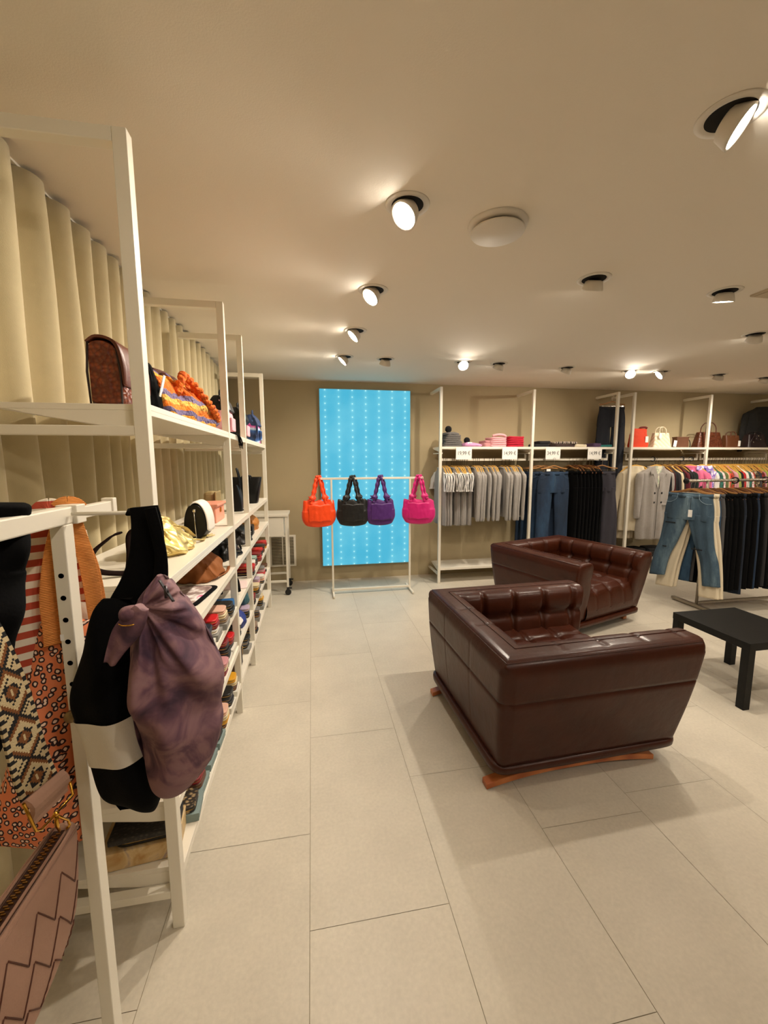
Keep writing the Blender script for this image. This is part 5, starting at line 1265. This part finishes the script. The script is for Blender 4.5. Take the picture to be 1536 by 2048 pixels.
# folded dark clothes on the bottom shelf
for i, (x, c) in enumerate(((4.62, '#1c1b1d'), (4.95, '#2a2a2c'), (5.28, '#141315'))):
    for k in range(4):
        o = MB(); o.rings([[Vector((se(2*pi*a/40, 6)[0]*.14*s_, se(2*pi*a/40, 6)[1]*.11*s_, z)) for a in range(40)] for s_, z in ((.97, 0), (1, .008), (1, .024), (.97, .030))])
        q = o.build('folded_garment', mat('folded_'+c[1:], c, .9, bump=.2, bscale=60), loc=(x, 5.15, .206+.031*k))
        tag(q, 'folded dark garment, %s from the bottom in the %s pile of the bottom shelf' % (ORD[k], ['left', 'middle', 'right'][i]), 'clothes', 'folded dark clothes on the bottom shelf')
# rail size rings
def ring(loc, rz, label, big=.030, m2=BLACKP):
    t = thing('rail_ring', label, 'rail ring', loc, rz)
    MB().tube([(0, big*cos(a), big*sin(a)) for a in [2*pi*k/28 for k in range(28)]], .007, 10, closed=True).build('ring_body', m2, t)
    MB().lathe([(.0005, -.005), (big*.55, -.005), (big*.55, .005), (.0005, .005)], 20, xf=Matrix.Rotation(pi/2, 4, 'Y')).build('ring_centre', CHROME, t)
    return t
for u, lb in ((1197, 'black size ring on the rail above the checked trousers'), (1307, 'chrome and black size ring on the rail above the grey coat'), (1365, 'black size ring on the rail left of the pink jacket'), (1384, 'chrome size ring on the rail above the violet jacket')):
    P = at(u, 918, 'y', 5.115); ring((P.x, 5.13, 1.617), radians(70), lb)
# chrome trouser rail in the foreground right --------------------------------------------------------
JY, JZ = 3.62, 1.385
t = thing('clothes_rack', 'chrome trouser rack on the right with jeans and black trousers', 'clothes rack', (4.95, JY, 0))
RC = mat('rack_grey_metal', '#a59b8b', .35, .6)
MB().tube([(-1.12, 0, JZ), (1.15, 0, JZ)], .014, 12).build('top_rail', RC, t)
for x in (-.86, .95):
    MB().tube([(x, .0, .04), (x, .0, JZ)], .014, 12).build('post', RC, t)
    MB().b2((x-.02, -.30, .012), (x+.02, .30, .042)).build('foot_bar', RC, t, bevel=.003)
MB().b2((-.86, -.012, .05), (.95, .012, .07)).build('base_bar', RC, t)
MB().lathe([(.0005, -.008), (.030, -.008), (.032, 0), (.030, .006), (.012, .008), (.0005, .008)], 28, xf=Matrix.Translation((-1.125, 0, JZ)) @ Matrix.Rotation(pi/2, 4, 'Y')).build('end_disc', BLACKP, t)
for u, lb in ((1470, 'black size ring in the middle of the chrome trouser rail'), (1531, 'black size ring on the chrome trouser rail at the right edge')):
    ring((at(u, 962, 'y', JY).x, JY, JZ), radians(30), lb)
JT = [('washed blue', 0), ('cream', 1), ('sand', 1), ('mid blue', 2), ('grey red-striped', 3), ('black', 4), ('black', 4), ('black zip', 4), ('black', 4), ('navy', 5), ('black', 4), ('black', 4), ('dark blue', 6), ('black', 4), ('anthracite', 7), ('black', 4), ('brown zebra', 8), ('black', 4), ('black', 4), ('navy', 5), ('black', 4), ('black', 4), ('black', 4), ('anthracite', 7), ('black', 4), ('black', 4)]
MT = {1: mat('cream_twill', '#d9ccb2', .85, bump=.1, bscale=100), 2: denim('mid_blue_denim', '#1b2f45', '#2a4560', '#3f6180'), 3: mat('grey_jersey_trouser', '#4b4a4b', .85), 4: BKT, 5: NAVD, 6: DB, 7: mat('anthracite_cloth', '#232224', .85), 8: ramp_mat('brown_zebra', 'wave', [(.3, '#120e0b'), (.6, '#2e2018')], .9, dir='Z', s=6, dist=8)}
GJ = 'trousers on the chrome rack'
hjl = [3.86]
loc = (3.885, JY, JZ); rz0 = radians(17)
DARKH = mat('denim_hole', '#10151b', .95)
def jm(P):
    if P.x < 0 and P.y < -.02 and abs(P.z+.60-.04*P.y) < .005 and abs(P.y+.10) < .055: return 1
    if P.x < 0 and P.y > .03 and abs(P.z+.40+.015*sin(P.y*70)) < .010 and P.y > .12: return 1
    return 0
w = trousers('jeans', 'washed light blue ripped jeans facing out at the front of the chrome rack', 'jeans', loc, rz0, [LBL, DARKH], hw=.205, length=.93, leg=.088, splay=.14, th=.028, top=-.128, mfun=None, seed=2)
for y_, z_, ww in ((-.12, -.70, .05), (.15, -.45, .05), (.19, -.72, .02)):
    MB().b2((-.036, y_-ww, z_-.006), (-.030, y_+ww, z_+.006)).build('ripped_hole', DARKH, w, bevel=.002)
STI = mat('stitching', '#8fa3ae', .9)
sm_ = MB()
for s_ in (-1, 1):
    sm_.tube(cr([(-.030, s_*.10, -.135), (-.034, s_*.11, -.19), (-.034, s_*.16, -.225), (-.028, s_*.215, -.225)], 18), .0018, 5)
sm_.tube(cr([(-.032, 0, -.17), (-.036, .0, -.27), (-.036, .015, -.34)], 12), .0018, 5)
sm_.build('pocket_stitching', STI, w)
MB().box((-.040, -.035, -.335), (.002, .038, .075)).build('price_tag', TAGM, w)
MB().tube([(-.034, -.03, -.16), (-.04, -.034, -.30)], .0015, 5).build('tag_string', BLACKP, w)
hanger('clip', loc, rz0, 'wooden clip hanger of the washed blue ripped jeans', 'hangers on the chrome rack')
tp = {}; x = 3.885
for i, (c, k) in enumerate(JT[1:]):
    x += .047 if i not in (6, 10, 15) else .075
    loc = (x, JY, JZ); rz = radians(random.uniform(-3, 3)+(10 if i < 2 else 2))
    lb = '%s trousers, %s behind the ripped jeans on the chrome rack' % (c, ORD[i] if i < 20 else 'number %d' % (i+1))
    L_ = {1: 1.06, 2: .98, 4: 1.0, 5: 1.05, 6: 1.0}.get(k, .98)
    if k not in tp:
        tp[k] = trousers('trousers', lb, 'trousers', loc, rz, MT[k], hw=.20, length=L_, leg=.105, splay=.11 if k == 1 else .03, th=.018, top=-.128, grp=GJ, seed=i)
    else: copyset(tp[k], loc, rz, lb)
    hanger('dark' if i % 3 else 'clip', loc, rz, 'wooden hanger on the chrome rack holding the %s pair behind the ripped jeans' % ORD[i], 'hangers on the chrome rack')

# ---------------------------------------------------------------- right shelf: handbags
SZ = 1.7805
OR = mat('orange_red_suede', '#cf3a14', .75, bump=.15, bscale=60)
t = thing('handbag', 'orange-red bucket bag with a bow at the left end of the right shelf', 'handbag', (4.57, 5.14, SZ))
soft([(0, .13, .055, 0, 0), (.01, .145, .06, 0, 0), (.12, .135, .055, 0, 0), (.20, .12, .04, 0, 0), (.255, .125, .02, 0, 0), (.262, .12, .01, 0, 0)], e=3.2, seed=14, amp=.008).build('bag_body', OR, t)
MB().tube(cr([(-.02, 0, .25), (.02, -.01, .275), (.08, -.02, .28), (.11, -.02, .27)], 20), [.008]*5+[.014]*15, 8).build('bow', mat('dark_red_bow', '#6d1a10', .7), t)
MB().box((.085, -.062, .11), (.045, .002, .085)).build('price_tag', TAGM, t)
CQ = ramp_mat('cream_quilt', 'wave', [(0, '#d8c9a6'), (.15, '#ece0c4'), (1, '#efe4ca')], .45, dir='DIAGONAL', s=9, bump=.6)
tote((4.93, 5.14, SZ), CQ, 'cream quilted tote with two handles on the right shelf', .145, .06, .20, .80, .085, 0)
MB_t = tag(MB().box((4.86, 5.065, SZ+.16), (.04, .002, .07)).build('price_tag', TAGM), 'white tag hanging on the cream quilted tote', 'price tag')
BRC = mat('cocoa_leather', '#5f3d2a', .45); CRB = ramp_mat('brown_croc', 'voronoi', [(0, '#6b351c'), (.6, '#4a2210')], .35, s=50, bump=.5)
t = thing('handbag', 'small brown crossbody bag between the cream tote and the big brown tote', 'handbag', (5.27, 5.14, SZ))
MB().box((0, 0, .075), (.20, .09, .15)).build('bag_body', BRC, t, bevel=.012)
MB().box((0, 0, .143), (.205, .094, .018)).build('lid', BRC, t, bevel=.006)
MB().tube(cr([(.10, 0, .13), (.13, -.02, .10), (.14, -.03, .03), (.12, -.04, .006)], 18), .005, 6).build('strap', BLL, t)
MB().box((-.13, -.045, .055), (.05, .002, .09), rot=Matrix.Rotation(.15, 3, 'Y')).build('price_tag', TAGM, t)
q = tote((5.73, 5.14, SZ), CRB, 'large brown croc-effect tote with tall handles on the right shelf', .225, .07, .215, .78, .14, 0)
MB().box((.02, -.062, .17), (.05, .002, .006)).build('metal_logo', GOLD, q)
q = tote((6.13, 5.14, SZ), mat('chestnut_leather', '#5a3217', .45, bump=.1, bscale=60), 'small chestnut handbag with a curved handle and white tag', .125, .06, .175, .93, .055, 0)
MB().box((.09, -.062, .06), (.04, .002, .08)).build('price_tag', TAGM, q)
PLU = mat('plum_leather', '#241619', .35, bump=.15, bscale=40)
q = tote((6.55, 5.14, SZ), PLU, 'dark plum bag with round studs at the right edge of the shelf', .20, .08, .19, .80, .04, .1)
MB().tube(cr([(-.17, -.06, .05), (-.12, -.07, .15), (-.08, -.07, .19), (-.05, -.08, .10)], 20), 0, flat=(.03, .006), up=(0, -.2, 1)).build('side_strap', PLU, q)
for a, z in ((-.12, .08), (-.07, .13), (-.03, .17), (.02, .12)): MB().lathe([(.010, 0), (.008, .004), (.0005, .006)], 14, xf=Matrix.Translation((a, -.075, z)) @ Matrix.Rotation(pi/2, 4, 'X')).build('stud', CHROME, q)
# ---------------------------------------------------------------- left part of the back shelf: knitwear
KN_ = ramp_mat('grey_rib_knit', 'wave', [(0, '#3f3d3e'), (.5, '#8c8884'), (1, '#5f5c5a')], .95, dir='Z', s=26, dist=3, bump=.5)
def folded(loc, m, label, dx=.12, dy=.13, h=.022, rz=0, grp=None, name='folded_scarf', cat='scarf', seed=0):
    o = MB(); R = []
    for z, s_ in cr([(0, .95), (h*.25, 1), (h*.75, 1), (h, .94)], 8):
        R.append([Vector((se(2*pi*k/48, 5)[0]*dx*s_*(1+.03*nz(k*.4, seed, 1)), se(2*pi*k/48, 5)[1]*dy*s_, z+.003*sin(k*.5+seed))) for k in range(48)])
    o.rings(R); q = o.build(name, m, loc=loc); q.rotation_euler = (0, 0, rz); return tag(q, label, cat, grp)
for k in range(6):
    folded((1.795+.004*((k*7) % 3-1), 5.13, SZ+.0245*k), KN_, 'grey ribbed knit beanie, %s from the bottom of the left pile' % ORD[k], .13-.006*k, .11, .024, .05*(k % 3-1), 'grey beanies', 'beanie', 'hat', k)
o = soft([(0, .10, .10, 0, 0), (.02, .105, .10, 0, 0), (.035, .08, .08, 0, 0), (.042, .03, .03, 0, 0)], seed=3).build('beanie', KN_, loc=(1.785, 5.13, SZ+.147)); tag(o, 'topmost grey beanie carrying the black pom-pom', 'hat', 'grey beanies')
def pompom(r, m, name='pompom'):
    R = []
    for i in range(15):
        a = -pi/2+pi*i/14; R.append([Vector((cos(a)*cos(b_)*r*(1+.12*nz(b_*3, a*4, 1, 3)), cos(a)*sin(b_)*r*(1+.12*nz(b_*3, a*4, 2, 3)), r+sin(a)*r)) for b_ in [2*pi*k/24 for k in range(24)]])
    return MB().rings(R).build(name, m)
PB = mat('black_fur', '#0d0d0e', 1, bump=1, bscale=60)
p_ = pompom(.043, PB); p_.parent = o; p_.location = (-.03, 0, .035)
LIL = mat('lilac_pink_knit', '#cf95c0', .9, bump=.4, bscale=60)
o = soft([(0, .11, .11, 0, 0), (.02, .13, .12, 0, 0), (.045, .09, .09, -.02, 0), (.06, .03, .03, -.04, 0)], seed=6, amp=.01).build('beanie', LIL, loc=(2.07, 5.13, SZ)); tag(o, 'lilac pink beanie with a white patch and black pom-pom', 'hat')
p_ = pompom(.040, PB); p_.parent = o; p_.location = (-.06, .0, .045)
MB().box((-.05, -.085, .045), (.06, .003, .03), rot=Matrix.Rotation(-.6, 3, 'X')).build('patch', TAGM, o)
PKS = mat('light_pink_knit', '#e0a3a8', .9, bump=.4, bscale=60); RDS = mat('crimson_knit', '#b3132f', .9, bump=.4, bscale=60)
folded((2.27, 5.15, SZ), mat('dusty_pink', '#b98083', .9), 'dusty pink folded knit tucked beside the light pink pile', .08, .11, .05, .2)
folded((2.29, 5.15, SZ+.051), mat('dusty_pink', '#b98083', .9), 'second dusty pink folded knit beside the light pink pile', .07, .10, .03, .1)
for k in range(5): folded((2.41+.003*(k % 2), 5.13, SZ+.0245*k), PKS, 'light pink folded knit, %s from the bottom of its pile' % ORD[k], .115, .12, .024, 0, 'light pink knits', seed=k)
t = MB().tube(cr([(-.10, -.10, .02), (-.03, -.12, .035), (.05, -.11, .03), (.08, -.10, .012)], 20), .018, 8); tag(t.build('rolled_scarf', PKS, loc=(2.42, 5.13, SZ+.118)), 'light pink scarf rolled on top of its pile', 'scarf')
for k in range(5): folded((2.655-.003*(k % 2), 5.13, SZ+.027*k), RDS, 'crimson folded knit, %s from the bottom of its pile' % ORD[k], .118, .12, .0265, 0, 'crimson knits', seed=k+7)
BKN = mat('black_knitwear', '#151416', .95, bump=.4, bscale=60); MIX = ramp_mat('mixed_stripe', 'wave', [(0, '#2a2326'), (.4, '#8a7f6d'), (.7, '#d5c9b2'), (1, '#5b4048')], .9, dir='X', s=5, dist=5)
for i, (x, m, h, lb, dx) in enumerate(((3.03, BKN, .04, 'black folded gloves and scarf pile right of the middle post', .11), (3.07, BKN, .035, 'upper black folded knit right of the middle post', .09), (3.38, mat('dark_brown_knit', '#3a2a26', .9), .04, 'dark brown folded scarf on the middle bay shelf', .17), (3.40, MIX, .03, 'striped folded scarf lying on the dark brown one', .16), (3.60, mat('ivory_knit', '#d8cbb0', .9, bump=.3, bscale=60), .035, 'ivory scarf on the middle bay shelf', .10), (3.84, mat('plum_knit', '#4c3552', .9), .05, 'plum folded knit at the right of the middle bay shelf', .07), (3.98, mat('teal_knit', '#1d6a66', .9, bump=.3, bscale=60), .03, 'teal folded knit at the right end of the middle bay shelf', .11))):
    z = SZ+(.0405 if i in (1, 3) else 0); folded((x, 5.13, z), m, lb, dx, .11, h, .1*((i % 3)-1), seed=i)
# ---------------------------------------------------------------- price signs on the shelf edge
def sign(u0, u1, txt, label):
    x = (at(u0, 900, 'y', 4.99).x+at(u1, 900, 'y', 4.99).x)/2; t = thing('price_sign', label, 'sign', (x, 4.992, 1.695))
    MB().box((0, 0, 0), (.212, .003, .155)).build('sign_card', TAGM, t)
    cu_ = bpy.data.curves.new('sign_text', 'FONT'); cu_.body = txt; cu_.size = .066; cu_.align_x = 'CENTER'; cu_.align_y = 'CENTER'; cu_.extrude = .0003
    ob = bpy.data.objects.new('tmp_text', cu_); COL.objects.link(ob)
    dg = bpy.context.evaluated_depsgraph_get(); me = bpy.data.meshes.new_from_object(ob.evaluated_get(dg)); bpy.data.objects.remove(ob)
    me.materials.clear(); me.materials.append(INK); o = bpy.data.objects.new('printed_price', me); COL.objects.link(o); o.parent = t
    o.rotation_euler = (pi/2, 0, 0); o.location = (0, -.0022, 0); o.scale = (.85, 1, 1)
sign(913, 943, '19,99 €', 'white price sign reading 19,99 € above the striped T-shirts')
sign(1005, 1035, '14,99 €', 'white price sign reading 14,99 € above the grey sweatshirts')
sign(1092, 1121, '34,99 €', 'white price sign reading 34,99 € above the blue jeans')
sign(1176, 1204, '14,99 €', 'white price sign reading 14,99 € above the checked trousers')
